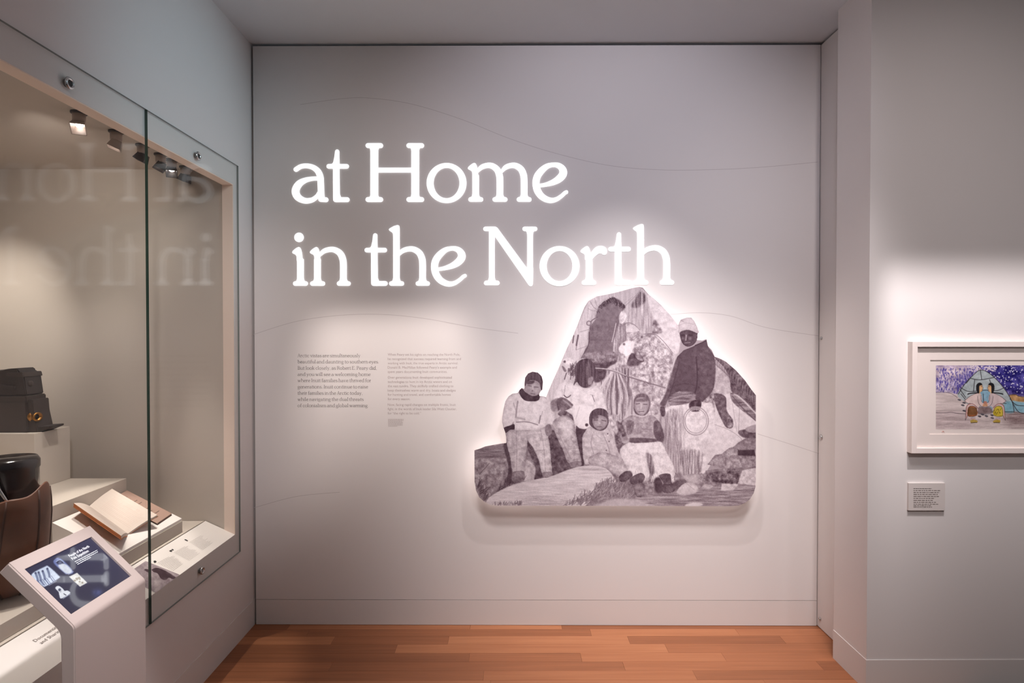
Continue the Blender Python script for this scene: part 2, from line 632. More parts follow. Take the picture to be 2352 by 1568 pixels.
for (px, py) in ((162, 191), (457, 358)):
    p = hit(px, py, (XG1 + 0.005, 0, 0), (1, 0, 0))
    p.x = XL
    bm = bmesh.new()
    lathe(bm, [(0.0120, 0), (0.0120, 0.0108), (0.0188, 0.0110), (0.0186, 0.0135), (0.0165, 0.0165), (0.0112, 0.0170), (0.0102, 0.0125)], p, (1, 0, 0), 40)
    st = bmobj('standoff', bm, M['chrome'], case, True)
    bm = bmesh.new()
    lathe(bm, [(0.0104, 0), (0.0104, 0.002)], p + Vector((0.0125, 0, 0)), (1, 0, 0), 24)
    bmobj('plug', bm, M['black'], st)
p = hit(466, 1310, (XG1 + 0.004, 0, 0), (1, 0, 0)); p.x = XL
bm = bmesh.new()
lathe(bm, [(0.012, 0), (0.012, 0.0108), (0.0172, 0.0110), (0.0165, 0.0145), (0.012, 0.0160), (0.011, 0.0140), (0.003, 0.0140)], p, (1, 0, 0), 32)
lk = bmobj('lock', bm, M['chrome'], case, True)
box('keyhole', p.x + 0.0138, p.x + 0.0144, p.y - 0.0012, p.y + 0.0012, p.z - 0.006, p.z + 0.006, M['black'], lk)

# plinths inside the case
def L(l): return -l * S0
def H(h): return 1.55 - h * S0
YP = .885 * D
pl = box('plinth', L(1124), L(893), .8185 * D, YP - 0.002, H(294) + 0.0005, H(188), M['case'], bevel=0.001)
tag(pl, 'tall white box plinth carrying the old bellows camera', 'plinth')
pl = box('plinth', L(1124), L(780), YN + 0.25, YP, ZDECK + 0.0005, H(294), M['case'], bevel=0.001)
tag(pl, 'long white box step running along the back behind the open book', 'plinth')
pf = box('platform', L(779), L(667), YN + 0.25, YP, ZDECK + 0.0005, H(381), M['case'], bevel=0.0008)
tag(pf, 'low white platform under the books and the leather case', 'platform')

# white wedge that holds the two books
def wedge(z, l, up=0.0):
    return lat(l, 376 - (l - 668) * .4955, z) + Vector((0, 0, up))
bm = bmesh.new()
ol = [Vector((L(668), .885 * D, H(381) + .0005)), Vector((L(778), .885 * D, H(381) + .0005)), Vector((L(778), .885 * D, H(321))), Vector((L(668), .885 * D, H(376)))]
prism(bm, ol, (0, -0.001, 0), (0, (.739 - .885) * D, 0))
wd = bmobj('book_wedge', bm, M['white'])
tag(wd, 'white sloping wedge lying under both books in the case', 'book stand')

# open book
G0, G1 = lat(779, 319, .806), lat(692, 362, .7877)
R0, R1 = lat(780, 304, .853), lat(675, 347, .832)
L0_, L1_ = lat(767, 298, .765), lat(669, 348, .748)
M['paper'] = mat('book_paper', (216, 202, 192), 0.8, spec=0.1)
M['bookcloth'] = mat('orange_cloth', (196, 120, 66), 0.7, var=0.15, vscale=60)
M['brown'] = mat('brown_cover', (168, 138, 124), 0.7, var=0.1, vscale=30)
M['browndark'] = mat('brown_spine', (88, 66, 58), 0.7)
book = thing('open_book', 'open book with cream pages and orange cover edges propped in the case', 'book', tuple(G1))


def page_surface(g0, g1, e0, e1, sag):
    """bowed page from the gutter to the fore edge; returns grid rows"""
    rows = []
    for i in range(9):
        t = i / 8
        lift = math.sin(t * math.pi) * sag + (0.006 if False else 0)
        rows.append([g0.lerp(e0, t) + Vector((0, 0, lift)), g1.lerp(e1, t) + Vector((0, 0, lift))])
    return rows


def slab(name, rows, thick, m, parent, grow=0.0):
    nrm = Vector((0, 0, -1))
    vs, fs = [], []
    for a, b in rows:
        vs += [a, b, a + nrm * thick, b + nrm * thick]
    n = len(rows)
    for i in range(n - 1):
        k, j = 4 * i, 4 * i + 4
        fs += [(k, k + 1, j + 1, j), (k + 2, j + 2, j + 3, k + 3), (k, j, j + 2, k + 2), (k + 1, k + 3, j + 3, j + 1)]
    fs += [(0, 2, 3, 1), (4 * n - 4, 4 * n - 3, 4 * n - 1, 4 * n - 2)]
    o = mesh(name, vs, fs, m, parent, False)
    bm = bmesh.new(); bm.from_mesh(o.data); bmesh.ops.recalc_face_normals(bm, faces=bm.faces[:]); bm.to_mesh(o.data); bm.free()
    return o


def shift(rows, dz, k=1.0):
    g = rows[0]
    return [[g[0] + (a - g[0]) * k + Vector((0, 0, dz)), g[1] + (b - g[1]) * k + Vector((0, 0, dz))] for a, b in rows]


rr = page_surface(G0, G1, R0, R1, 0.004)
rl = page_surface(G0, G1, L0_, L1_, 0.006)
slab('page_block', rr, 0.007, M['paper'], book)
slab('page_block', rl, 0.012, M['paper'], book)
slab('cover', shift(rr, -0.0072, 1.02), 0.0025, M['bookcloth'], book)
slab('cover', shift(rl, -0.0122, 1.03), 0.004, M['bookcloth'], book)
# orange fore edge of the left half
bm = bmesh.new()
e0, e1 = rl[-1]
ov = (e0 - rl[0][0]).normalized() * 0.0012
prism(bm, [e0 + ov, e1 + ov, e1 + ov + Vector((0, 0, -0.0118)), e0 + ov + Vector((0, 0, -0.0118))], (0, 0, 0), -ov)
bmobj('fore_edge', bm, M['bookcloth'], book)


def print_lines(name, rows_fn, n, m, parent, u0, u1, v0, v1, ragged=0.25, thick=0.28, seed=1):
    """small unreadable lines of print broken into words on a bilinear patch"""
    rg = random.Random(seed)
    vs, fs = [], []
    for i in range(n):
        v = v0 + (v1 - v0) * (i + 0.5) / n
        dv = (v1 - v0) / n * thick
        u = u0
        end = u1 - (u1 - u0) * rg.random() * ragged
        while u < end:
            w = (u1 - u0) * rg.uniform(0.04, 0.13)
            ue = min(u + w, end)
            k = len(vs)
            vs += [rows_fn(u, v - dv / 2), rows_fn(ue, v - dv / 2), rows_fn(ue, v + dv / 2), rows_fn(u, v + dv / 2)]
            fs.append((k, k + 1, k + 2, k + 3))
            u = ue + (u1 - u0) * 0.025
    return mesh(name, vs, fs, m, parent)


def bil(a, b, c, d, up=0.0008, sag=0.0):
    """a,b along u at v=0; d,c along u at v=1"""
    return lambda u, v: a.lerp(b, u).lerp(d.lerp(c, u), v) + Vector((0, 0, up + math.sin(u * math.pi) * sag))


M['ink_book'] = mat('book_ink', (212, 190, 180), 0.8)
print_lines('page_text', bil(G0, R0, R1, G1, 0.0006, 0.004), 20, M['ink_book'], book, 0.12, 0.82, 0.18, 0.93, 0.3, 0.2, 3)
print_lines('page_text', bil(G0, L0_, L1_, G1, 0.0006, 0.006), 20, M['ink_book'], book, 0.1, 0.85, 0.1, 0.93, 0.3, 0.2, 5)

# clear rest under the open book
rest = thing('book_rest', 'clear acrylic rest under the open book in the case', 'book rest', tuple(G1))
M['acrylic'] = thin_glass('acrylic', 1.2, (0.97, 0.97, 0.97))
slab('plate', shift(rr, -0.0102, 0.8), 0.002, M['acrylic'], rest)
slab('plate', shift(rl, -0.0168, 0.8), 0.002, M['acrylic'], rest)

# closed brown book
F_, R_, B_ = wedge(.839, 680), wedge(.880, 684), wedge(.883, 774)
A_ = F_ + (B_ - R_)
closed = thing('closed_book', 'closed brown paper-covered book lying behind the open book', 'book', tuple(F_))
up = Vector((-0.0012, 0, 0.0025)).normalized()
bm = bmesh.new()
prism(bm, [F_, R_, B_, A_], up * 0.0008, up * 0.010)
bmobj('page_block', bm, M['browndark'], closed)
bm = bmesh.new()
g = 0.003
c4 = (F_ + R_ + B_ + A_) / 4
grow = [p + (p - c4).normalized() * g for p in (F_, R_, B_, A_)]
prism(bm, grow, up * 0.010, up * 0.0125)
bmobj('cover', bm, M['brown'], closed)
cov = [p + up * 0.0128 for p in (A_, B_, R_, F_)]
print_lines('cover_print', bil(cov[0], cov[1], cov[2], cov[3], 0.0003), 9, M['browndark'], closed, 0.25, 0.8, 0.08, 0.95, 0.7, 0.16, 9)

# ------------------------------------------------------------------ leather case with the black drum
M['leather'] = mat('worn_leather', (112, 72, 54), 0.5, var=0.6, vscale=14, bump=1.0, bscale=55, spec=0.4)
M['leatherdark'] = mat('leather_seam', (74, 46, 36), 0.55)
M['drum'] = mat('black_enamel', (22, 19, 20), 0.16, spec=0.6)
bc = lat(728, 380, .632)
bag = thing('leather_case', 'brown leather pouch with open rim standing beside the kiosk screen inside the case', 'leather case', tuple(bc))
prof = [(0.015, 0.0), (0.055, 0.008), (0.086, 0.04), (0.106, 0.085), (0.119, 0.14), (0.125, 0.20), (0.127, 0.25), (0.124, 0.30), (0.119, 0.335), (0.116, 0.34), (0.112, 0.335), (0.110, 0.29), (0.105, 0.2), (0.08, 0.08), (0.01, 0.03)]
prof = [(r * .90, h * 1.02) for r, h in prof]
bm = bmesh.new()
lathe(bm, prof, bc, (0, 0, 1), 48)
for v in bm.verts:           # uneven, hand worn rim and belly
    d = v.co - bc
    a = math.atan2(d.y, d.x)
    k = min(1, d.z / 0.3)
    v.co.z += k * (0.018 * math.sin(a * 2 + 0.9) + 0.008 * math.sin(a * 5))
    v.co.x += d.x * 0.03 * math.sin(a * 3 + d.z * 14)
    v.co.y += d.y * 0.03 * math.sin(a * 4 + d.z * 9)
bmobj('body', bm, M['leather'], bag, True)
for a0 in (-1.25, -0.35, 0.5, 1.7, 2.8):
    pts = []
    for r, h in prof[1:9]:
        a = a0 + h * 0.9
        kx = 1 + 0.03 * math.sin(a * 3 + h * 14); ky = 1 + 0.03 * math.sin(a * 4 + h * 9)
        pts.append(bc + Vector((math.cos(a) * r * kx * 1.004, math.sin(a) * r * ky * 1.004, h + min(1, h / .3) * (0.018 * math.sin(a * 2 + .9) + 0.008 * math.sin(a * 5)))))
    bm = bmesh.new(); tube(bm, pts, 0.0035, 6)
    bmobj('seam', bm, M['leatherdark'], bag, True)
dc = bc + Vector((0.0, 0.0, 0.18))
bm = bmesh.new()
lathe(bm, [(0.078, 0), (0.082, 0.004), (0.082, 0.24), (0.085, 0.245), (0.085, 0.268), (0.078, 0.28), (0.0, 0.283)], dc, (0, 0, 1), 48)
drum = bmobj('drum', bm, M['drum'], None, True)
tag(drum, 'glossy black enamelled drum standing in the brown leather pouch', 'canister')
bm = bmesh.new()
hp = [dc + Vector((0.08 * math.cos(-1.2), 0.08 * math.sin(-1.2) , 0.26)), dc + Vector((0.095 * math.cos(-1.2), 0.095 * math.sin(-1.2), 0.22)), dc + Vector((0.09 * math.cos(-.9), 0.09 * math.sin(-.9), 0.15)), dc + Vector((0.083 * math.cos(-.75), 0.083 * math.sin(-.75), 0.11))]
tube(bm, crom(hp, 5, False), 0.005, 8)
bmobj('latch', bm, M['chrome'], drum, True)

# ------------------------------------------------------------------ old plate camera on the tall plinth
ZCAM = .845
def cpt(px, py, z=ZCAM):
    return lat((1171 - px) * z, (py - 766) * z, z)
M['camleather'] = mat('black_leatherette', (66, 56, 53), 0.6, bump=0.6, bscale=300, spec=0.4)
M['camcloth'] = mat('bellows_cloth', (56, 48, 46), 0.75)
M['brass'] = mat('old_brass', (168, 118, 60), 0.3, metal=1.0)
pc = thing('plate_camera', 'old black leather bellows camera with brass lens on the tall plinth', 'camera', (L(950), ZCAM * D, H(188)))
ZT = H(188) + 0.0006
def cprism(name, pxs, y0, y1, m, bevel=0.002):
    bm = bmesh.new()
    ol = [cpt(*p) for p in pxs]
    for p in ol:
        p.z = max(p.z, ZT)
    prism(bm, ol, (0, y0, 0), (0, y1, 0))
    bmesh.ops.recalc_face_normals(bm, faces=bm.faces[:])
    if bevel:
        bmesh.ops.bevel(bm, geom=bm.edges[:], offset=bevel, segments=2, affect='EDGES')
    return bmobj(name, bm, m, pc)
cprism('body', [(-42, 996), (-42, 908), (84, 906), (86, 996)], -0.055, 0.06, M['camleather'], 0.004)
cprism('hood', [(-26, 907), (-14, 852), (2, 849), (8, 848), (26, 850), (40, 845), (62, 844), (66, 853), (76, 853), (83, 905)], -0.048, 0.05, M['camcloth'], 0.004)
cprism('hood_rim', [(38, 862), (40, 853), (76, 853), (79, 864)], -0.052, 0.054, M['camleather'], 0.002)
cprism('front_box', [(84, 996), (82, 916), (95, 915), (97, 943), (104, 975), (106, 996)], -0.045, 0.048, M['camleather'], 0.003)
cprism('bed', [(84, 990), (96, 977), (131, 975), (131, 979), (108, 990)], -0.04, 0.043, M['camcloth'], 0.001)
cprism('side_strap', [(28, 880), (60, 884), (60, 892), (28, 888)], -0.057, -0.049, M['camcloth'], 0.001)
p = cpt(92, 954)
bm = bmesh.new()
lathe(bm, [(0.020, 0), (0.023, 0.004), (0.023, 0.010), (0.017, 0.012), (0.017, 0.026), (0.020, 0.028), (0.020, 0.036), (0.013, 0.036), (0.012, 0.028)], p + Vector((-0.010, -0.03, 0)), (1, -0.25, 0), 28)
lens = bmobj('lens', bm, M['brass'], pc, True)
bm = bmesh.new()
lathe(bm, [(0.0118, 0), (0.008, 0.003), (0.0, 0.004)], p + Vector((0.017, -0.037, 0)), (1, -0.25, 0), 20)
bmobj('glass_element', bm, M['drum'], lens, True)
p = cpt(79, 879)
bm = bmesh.new(); lathe(bm, [(0.011, 0), (0.012, 0.002), (0.012, 0.010), (0.009, 0.012)], p + Vector((-0.004, -0.02, 0)), (1, 0, 0), 20)
bmobj('knob', bm, M['camleather'], pc, True)
p = cpt(12, 918)
box('top_strip', p.x - 0.12, cpt(86, 0).x, p.y - 0.0565, p.y + 0.061, p.z - 0.006, p.z, M['camcloth'], pc)

# ------------------------------------------------------------------ little spotlights under the top of the case
M['fixture'] = mat('fixture_grey', (190, 176, 168), 0.35, spec=0.5)
M['fixdark'] = mat('fixture_dark', (58, 48, 46), 0.5)
M['lens_lit'] = emit('lit_lens', (255, 244, 236), 9.0)
M['lens_off'] = mat('shade_mirror', (225, 220, 215), 0.08, metal=1.0)
spot_px = (189, 273, 333, 374, 399, 430)
words = ('nearest the camera', 'second along, left of the glass joint', 'third along, behind the glass joint', 'fourth along, just right of the glass joint', 'fifth along the row', 'farthest along the row')
for i, px in enumerate(spot_px):
    zr = 685 / (1171 - px)
    c = Vector((L(685), zr * D, ZCC))
    root = thing('case_spotlight', 'small spotlight under the case top, ' + words[i], 'spotlight', tuple(c), 'spotlights in the display case')
    bm = bmesh.new(); lathe(bm, [(0.027, 0), (0.027, 0.006), (0.022, 0.008)], c, (0, 0, -1), 24); bmobj('canopy', bm, M['fixdark'], root, True)
    bm = bmesh.new(); lathe(bm, [(0.021, 0.008), (0.021, 0.035), (0.019, 0.038)], c, (0, 0, -1), 24); bmobj('body', bm, M['fixture'], root, True)
    bm = bmesh.new(); tube(bm, [c + Vector((0.03, 0.015, -0.002)), c + Vector((0.04, 0.03, -0.006)), c + Vector((0.044, 0.045, -0.002))], 0.002, 6); bmobj('cable', bm, M['fixdark'], root)
    aim = Vector(((0.30, -0.62, -0.8), (-0.35, -0.2, -1), (-0.5, -0.1, -1), (-0.35, -0.3, -1), (0.25, -0.5, -0.9), (-0.35, 0.0, -1))[i]).normalized()
    hc = c + Vector((0, 0, -0.05))
    q = aim.to_track_quat('-Z', 'Y').to_matrix()
    # square snoot, open at the bottom
    vs, fs = [], []
    s0, s1, l0, l1 = 0.017, 0.024, 0.012, -0.022
    for (s, z) in ((s0, l0), (s1, l1), (s1 - 0.002, l1), (s0 - 0.002, l0 - 0.002)):
        for (x, y) in ((-1, -1), (1, -1), (1, 1), (-1, 1)):
            vs.append(hc + q @ Vector((x * s, y * s, z)))
    for k in range(3):
        for j in range(4):
            fs.append((4 * k + j, 4 * k + (j + 1) % 4, 4 * k + 4 + (j + 1) % 4, 4 * k + 4 + j))
    fs += [(0, 3, 2, 1), (12, 13, 14, 15)]
    mesh('snoot', vs, fs, M['fixture'] if i in (0, 1) else M['fixdark'], root)
    bm = bmesh.new(); lathe(bm, [(0.012, 0), (0.012, 0.003), (0.006, 0.004)], hc + q @ Vector((0, 0, 0.006)), aim, 16)
    bmobj('lens', bm, M['lens_lit'], root)
# their beams, and unseen ones added to brighten the end wall
CW = (1.0, 0.91, 0.83)
spot('case_beam', (L(700), .66 * D, ZCC - 0.09), (L(960), .60 * D, 0.9), 60, CW, 75, 0.7, 0.02)
spot('case_beam', (L(700), .80 * D, ZCC - 0.08), (L(712), .80 * D, 0.7), 48, CW, 25, 0.6, 0.012)
spot('case_beam', (L(700), .88 * D, ZCC - 0.08), (L(640), .865 * D, 0.6), 72, CW, 26, 0.6, 0.012)
spot('case_beam', (L(950), .74 * D, ZCC - 0.06), (L(1130), .937 * D, 1.45), 34, CW, 60, 1.0, 0.02)
spot('case_beam', (L(720), .64 * D, ZCC - 0.08), (L(900), .937 * D, 2.05), 13, CW, 70, 1.0, 0.02)  # added beam with no fixture, lifts the upper end wall
spot('case_beam', (L(700), .62 * D, ZCC - 0.08), (L(650), .60 * D, 0.6), 26, CW, 42, 0.6, 0.012)
spot('case_beam', (L(700), .83 * D, ZCC - 0.09), (L(960), .84 * D, 1.1), 20, CW, 60, 0.8, 0.02)

# ------------------------------------------------------------------ kiosk
XT, ZT_ = -560 * S0, 1.55 - 256 * S0
XBk, ZBk = -487 * S0, 1.55 - 328 * S0
YK0, YK1 = .485 * D, .5805 * D
TH = 0.036
T2, B2, F2 = Vector((XT, ZT_)), Vector((XBk, ZBk)), Vector((XBk, 0.012))
def fillet(a, b, c, r, n=10):
    u, v = (a - b).normalized(), (c - b).normalized()
    ang = u.angle(v)
    t = r / math.tan(ang / 2)
    p0, p1 = b + u * t, b + v * t
    cen = b + (u + v).normalized() * (r / math.sin(ang / 2))
    a0 = math.atan2(p0.y - cen.y, p0.x - cen.x); a1 = math.atan2(p1.y - cen.y, p1.x - cen.x)
    d = (a1 - a0 + math.pi) % (2 * math.pi) - math.pi
    return [Vector((cen.x + r * math.cos(a0 + d * k / n), cen.y + r * math.sin(a0 + d * k / n))) for k in range(n + 1)]
sd = (B2 - T2).normalized()
sn = Vector((sd.y, -sd.x)); sn = sn if sn.y < 0 else -sn       # inward (down, away from the face)
outer = [T2] + fillet(T2, B2, F2, 0.022) + [F2]
Ti = T2 + sn * TH
xi = XBk - TH
# inner corner
tpar = (xi - Ti.x) / sd.x
Bi = Ti + sd * tpar
inner = [Vector((xi, 0.012))] + fillet(Vector((xi, 0.012)), Bi, Ti, 0.05) + [Ti]
kiosk = thing('touchscreen_kiosk', 'pale pinkish metal kiosk with a slanted touchscreen in front of the case', 'kiosk', (XBk, (YK0 + YK1) / 2, 0))
bm = bmesh.new()
prism(bm, [Vector((p.x, YK0, p.y)) for p in outer + inner], (0, 0, 0), (0, YK1 - YK0, 0))
bmesh.ops.recalc_face_normals(bm, faces=bm.faces[:])
es = [e for e in bm.edges if abs((e.verts[0].co - e.verts[1].co).y) < 1e-6]
bmesh.ops.bevel(bm, geom=es, offset=0.003, segments=3, affect='EDGES')
kb = bmobj('stand', bm, M['kiosk'], kiosk)
box('foot_plate', XBk - 0.16, XBk + 0.12, YK0 - 0.01, YK1 + 0.01, 0, 0.012, M['kiosk'], kiosk, 0.003)
KN = Vector((-sn.x, 0, -sn.y))
KP = Vector((XT, 0, ZT_))
# screen let into the slanted face
KU = Vector((0, 1, 0)); KV = Vector((sd.x, 0, sd.y))         # right and down on the screen
sc_px = [(56.7, 1307.6), (209, 1231.6), (302, 1320), (164.7, 1410.5)]
sc_w = [Vector(p) - KP for p in hits(sc_px, KP, KN)]
su = [p.dot(KU) for p in sc_w]; sv = [p.dot(KV) for p in sc_w]
U0, U1 = (su[0] + su[3]) / 2, (su[1] + su[2]) / 2
V0, V1 = (sv[0] + sv[1]) / 2, (sv[2] + sv[3]) / 2
DEP = 0.006
cut = bmesh.new()
prism(cut, [KP + KU * u + KV * v for u, v in ((U0, V0), (U1, V0), (U1, V1), (U0, V1))], KN * 0.02, KN * -DEP)
cutter = bmobj('cutter', cut)
md = kb.modifiers.new('cut', 'BOOLEAN'); md.operation = 'DIFFERENCE'; md.object = cutter; md.solver = 'EXACT'
dg = bpy.context.evaluated_depsgraph_get(); dg.update()
nm = bpy.data.meshes.new_from_object(kb.evaluated_get(dg))
kb.modifiers.clear(); kb.data = nm
bpy.data.objects.remove(cutter)

# ================================================================== LETTERING
# serif alphabet as strokes; raw units of the big title, y up from the baseline
def ell(cx, cy, a, b):
    return ('ring', cx, cy, a[0], a[1], b[0], b[1])
def sv_(x0, x1, y, w=70):            # slab serif with round ends
    return ('s', [(x0 + w / 2, y, w), (x1 - w / 2, y, w)])
def st(x, y0, y1, w):
    return ('b', [(x, y0, w), (x, y1, w)])
def foot(x, w, b=1):                 # flare from the stem into its serif
    return ('b', [(x, 30, w * 1.75), (x, 62, w * 1.55), (x, 85, w * 1.15), (x, 115, w)])
def head(x, w, top):
    return ('b', [(x, top - 30, w * 1.75), (x, top - 62, w * 1.55), (x, top - 85, w * 1.15), (x, top - 115, w)])
def up(base, u0, pts):
    return [(p[0] - u0, base - p[1]) + tuple(p[2:]) for p in pts]
FLAG = [(0, 527), (6, 548), (40, 580), (80, 606), (104, 613), (122, 604), (140, 570), (152, 515), (160, 440), (172, 400), (72, 400), (70, 462), (58, 490), (30, 505), (8, 515)]
def flag(dx): return ('p', [(x + dx, y) for x, y in FLAG])
def arch(x0, x1, dy=0):              # springs from the stem x0 and comes down as the stem x1
    s = (x1 - x0 - 0.0) / 385.0
    P = [(22, 472, 40), (92, 545, 70), (182, 575, 78), (262, 566, 88), (337, 512, 98), (375, 425, 103), (385, 330, 103), (385, 90, 103)]
    return ('s', [(x0 + p[0] * s, p[1] + dy, p[2]) for p in P])
GL = {}
GL['a'] = (0, 580, [('s', up(1062, 70, [(135, 545, 72), (210, 500, 70), (300, 488, 72), (400, 510, 80), (480, 570, 92), (520, 660, 98), (528, 760, 98), (533, 900, 98), (538, 985, 98)])),
                    ('s', up(1062, 70, [(528, 1022, 74), (612, 1027, 74)])),
                    ('s', up(1062, 70, [(515, 690, 60), (400, 692, 62), (280, 718, 80), (180, 780, 108), (128, 885, 118), (165, 985, 110), (275, 1042, 88), (390, 1030, 75), (465, 975, 64), (500, 920, 55)]))])
GL['t'] = (0, 365, [('s', up(1062, 620, [(790, 262, 64), (784, 360, 78), (777, 440, 96), (775, 560, 100), (777, 800, 102), (779, 1005, 104)])),
                    ('s', up(1062, 620, [(765, 1026, 74), (948, 1026, 74)])), ('p', up(1062, 620, [(826, 930), (850, 990), (900, 1000), (800, 1010)])),
                    ('s', up(1062, 620, [(657, 496, 70), (940, 496, 70)])), ('p', up(1062, 620, [(758, 340), (738, 420), (712, 455), (680, 466), (780, 480)]))])
GL['H'] = (0, 930, [st(137, 20, 912, 122), st(788, 20, 912, 122), ('b', [(137, 505, 74), (788, 505, 74)]),
                    sv_(0, 275, 37, 74), sv_(0, 275, 895, 74), sv_(650, 927, 37, 74), sv_(650, 927, 895, 74)] + [foot(137, 118), foot(788, 118), head(137, 118, 932), head(788, 118, 932)])
GL['o'] = (0, 630, [ell(315, 295, (315, 317), (207, 243))])
GL['m'] = (0, 1010, [flag(0), st(123, 20, 420, 103), arch(123, 508), arch(508, 893), sv_(8, 242, 34), sv_(392, 627, 34), sv_(777, 1010, 34), foot(123, 103), foot(508, 103), foot(893, 103)])
GL['e'] = (0, 563, [('s', up(1057, 1685, [(1775, 806, 50), (1900, 785, 62), (2020, 745, 90), (2110, 690, 112), (2165, 620, 120), (2165, 560, 114), (2130, 508, 95), (2075, 478, 78), (2005, 472, 66), (1915, 495, 80), (1825, 565, 100), (1757, 660, 108), (1737, 770, 108), (1765, 890, 108), (1840, 985, 100), (1950, 1035, 85), (2050, 1025, 68), (2140, 970, 58), (2190, 923, 56), (2221, 906, 54)]))])
GL['i'] = (0, 250, [flag(2), st(131, 20, 420, 103), sv_(15, 248, 34), foot(131, 103), ('d', 108, 768, 73)])
GL['n'] = (0, 645, [flag(0), st(118, 20, 420, 103), arch(118, 530), sv_(3, 238, 34), sv_(428, 645, 34), foot(118, 103), foot(530, 103)])
HFL = [(0, 890), (10, 906), (78, 945), (138, 962), (163, 952), (170, 910), (170, 700), (70, 700), (68, 820), (56, 845), (16, 870)]
GL['h'] = (0, 650, [('p', HFL), st(120, 20, 720, 101), arch(120, 535, 8), sv_(5, 240, 34), sv_(428, 650, 34), foot(120, 103), foot(535, 103)])
GL['N'] = (0, 857, [st(135, 20, 900, 88), st(743, 100, 925, 88), ('p', up(1003, 900, [(1005, 74), (1095, 74), (1120, 88), (1600, 742), (1690, 735), (1686, 985), (1672, 1010), (1650, 1018), (1624, 1002), (1075, 212), (1010, 140)])),
                    sv_(0, 190, 896, 66), sv_(623, 857, 896, 66), sv_(12, 257, 36, 70), foot(135, 95), head(743, 92, 932)])
GL['r'] = (0, 419, [flag(0), st(135, 20, 430, 103), ('s', up(1065, 648, [(815, 640, 50), (860, 570, 84), (920, 515, 108), (975, 505, 112), (1008, 522, 116), (1022, 545, 85)])), sv_(19, 245, 34), foot(135, 103)])
# the rest of the alphabet, for the printed paragraph
GL['A'] = (0, 760, [('b', [(70, 30, 52), (372, 925, 60)]), ('b', [(360, 925, 112), (680, 30, 112)]), ('b', [(190, 330, 60), (560, 330, 60)]), sv_(-20, 190, 34), sv_(550, 780, 34)])
GL['B'] = (0, 690, [st(150, 30, 900, 112), ('s', [(150, 900, 66), (400, 898, 66), (545, 810, 105), (545, 620, 105), (400, 505, 66), (150, 500, 66)]), ('s', [(400, 500, 62), (600, 410, 108), (615, 180, 112), (430, 34, 68), (150, 34, 68)]), sv_(0, 260, 34), sv_(0, 260, 897)])
GL['E'] = (0, 650, [st(150, 30, 900, 112), ('b', [(150, 897, 66), (590, 897, 66)]), ('b', [(150, 480, 60), (470, 480, 60)]), ('b', [(150, 34, 68), (610, 34, 68)]), ('s', [(570, 880, 60), (590, 760, 40)]), ('s', [(590, 50, 60), (625, 190, 40)]), sv_(0, 260, 34), sv_(0, 260, 897)])
GL['I'] = (0, 300, [st(150, 30, 900, 112), sv_(10, 290, 34), sv_(10, 290, 897)])
GL['P'] = (0, 640, [st(150, 30, 900, 112), ('s', [(150, 900, 66), (420, 898, 66), (580, 790, 108), (580, 580, 108), (420, 450, 66), (150, 445, 66)]), sv_(0, 300, 34), sv_(0, 260, 897)])
GL['R'] = (0, 720, [st(150, 30, 900, 112), ('s', [(150, 900, 66), (400, 898, 66), (555, 800, 108), (555, 610, 108), (400, 490, 66), (150, 485, 66)]), ('s', [(390, 480, 100), (560, 200, 108), (680, 35, 90)]), sv_(0, 280, 34), sv_(0, 260, 897)])
GL['b'] = (0, 640, [('p', HFL), st(120, 0, 720, 101), ('s', [(140, 480, 50), (250, 570, 74), (400, 570, 92), (545, 430, 108), (555, 220, 108), (430, 40, 90), (260, 20, 74), (130, 80, 60)])])
GL['c'] = (0, 520, [('s', [(450, 480, 90), (380, 570, 68), (260, 580, 76), (110, 450, 106), (70, 290, 108), (130, 110, 106), (270, 25, 84), (400, 50, 62), (480, 130, 54)])])
GL['d'] = (0, 660, [('s', [(490, 500, 50), (390, 580, 70), (250, 570, 86), (90, 430, 106), (80, 200, 108), (200, 40, 90), (350, 30, 70), (490, 130, 56)]), ('p', [(x + 420, y) for x, y in HFL]), st(540, 20, 720, 101), ('s', [(550, 40, 74), (640, 36, 70)])])
GL['f'] = (0, 360, [('s', [(390, 880, 84), (320, 925, 72), (220, 900, 90), (150, 780, 100), (145, 560, 102), (145, 60, 102)]), ('s', [(40, 566, 66), (320, 566, 66)]), sv_(20, 290, 34)])
GL['g'] = (0, 560, [ell(260, 400, (235, 210), (130, 145)), ('s', [(430, 530, 60), (530, 580, 66)]), ('s', [(170, 220, 60), (100, 120, 80), (200, 50, 84), (400, 40, 96), (510, -80, 96), (430, -240, 80), (230, -280, 74), (80, -220, 80), (60, -120, 80), (150, -20, 60)])])
GL['k'] = (0, 620, [('p', HFL), st(120, 20, 720, 101), ('s', [(150, 280, 56), (450, 560, 60)]), ('b', [(250, 370, 60), (330, 330, 110), (520, 60, 110)]), sv_(5, 240, 34), sv_(380, 620, 34), sv_(370, 570, 572)])
GL['l'] = (0, 250, [('p', HFL), st(120, 20, 720, 101), sv_(5, 240, 34), foot(120, 103)])
GL['s'] = (0, 470, [('s', [(390, 480, 70), (330, 570, 66), (210, 580, 74), (90, 500, 98), (110, 370, 110), (250, 300, 110), (390, 210, 112), (390, 90, 98), (260, 25, 72), (130, 30, 66), (50, 120, 70)])])
GL['u'] = (0, 650, [('s', [(115, 590, 101), (115, 250, 101), (150, 90, 98), (260, 30, 78), (400, 70, 66), (490, 160, 50)]), st(530, 40, 600, 101), ('s', [(540, 40, 74), (630, 36, 70)]), ('s', [(10, 572, 66), (110, 572, 66)]), ('s', [(420, 572, 66), (520, 572, 66)])])
GL['v'] = (0, 590, [('b', [(90, 590, 106), (290, 10, 106)]), ('b', [(500, 590, 54), (300, 10, 60)]), sv_(-10, 220, 574, 64), sv_(390, 590, 574, 64)])
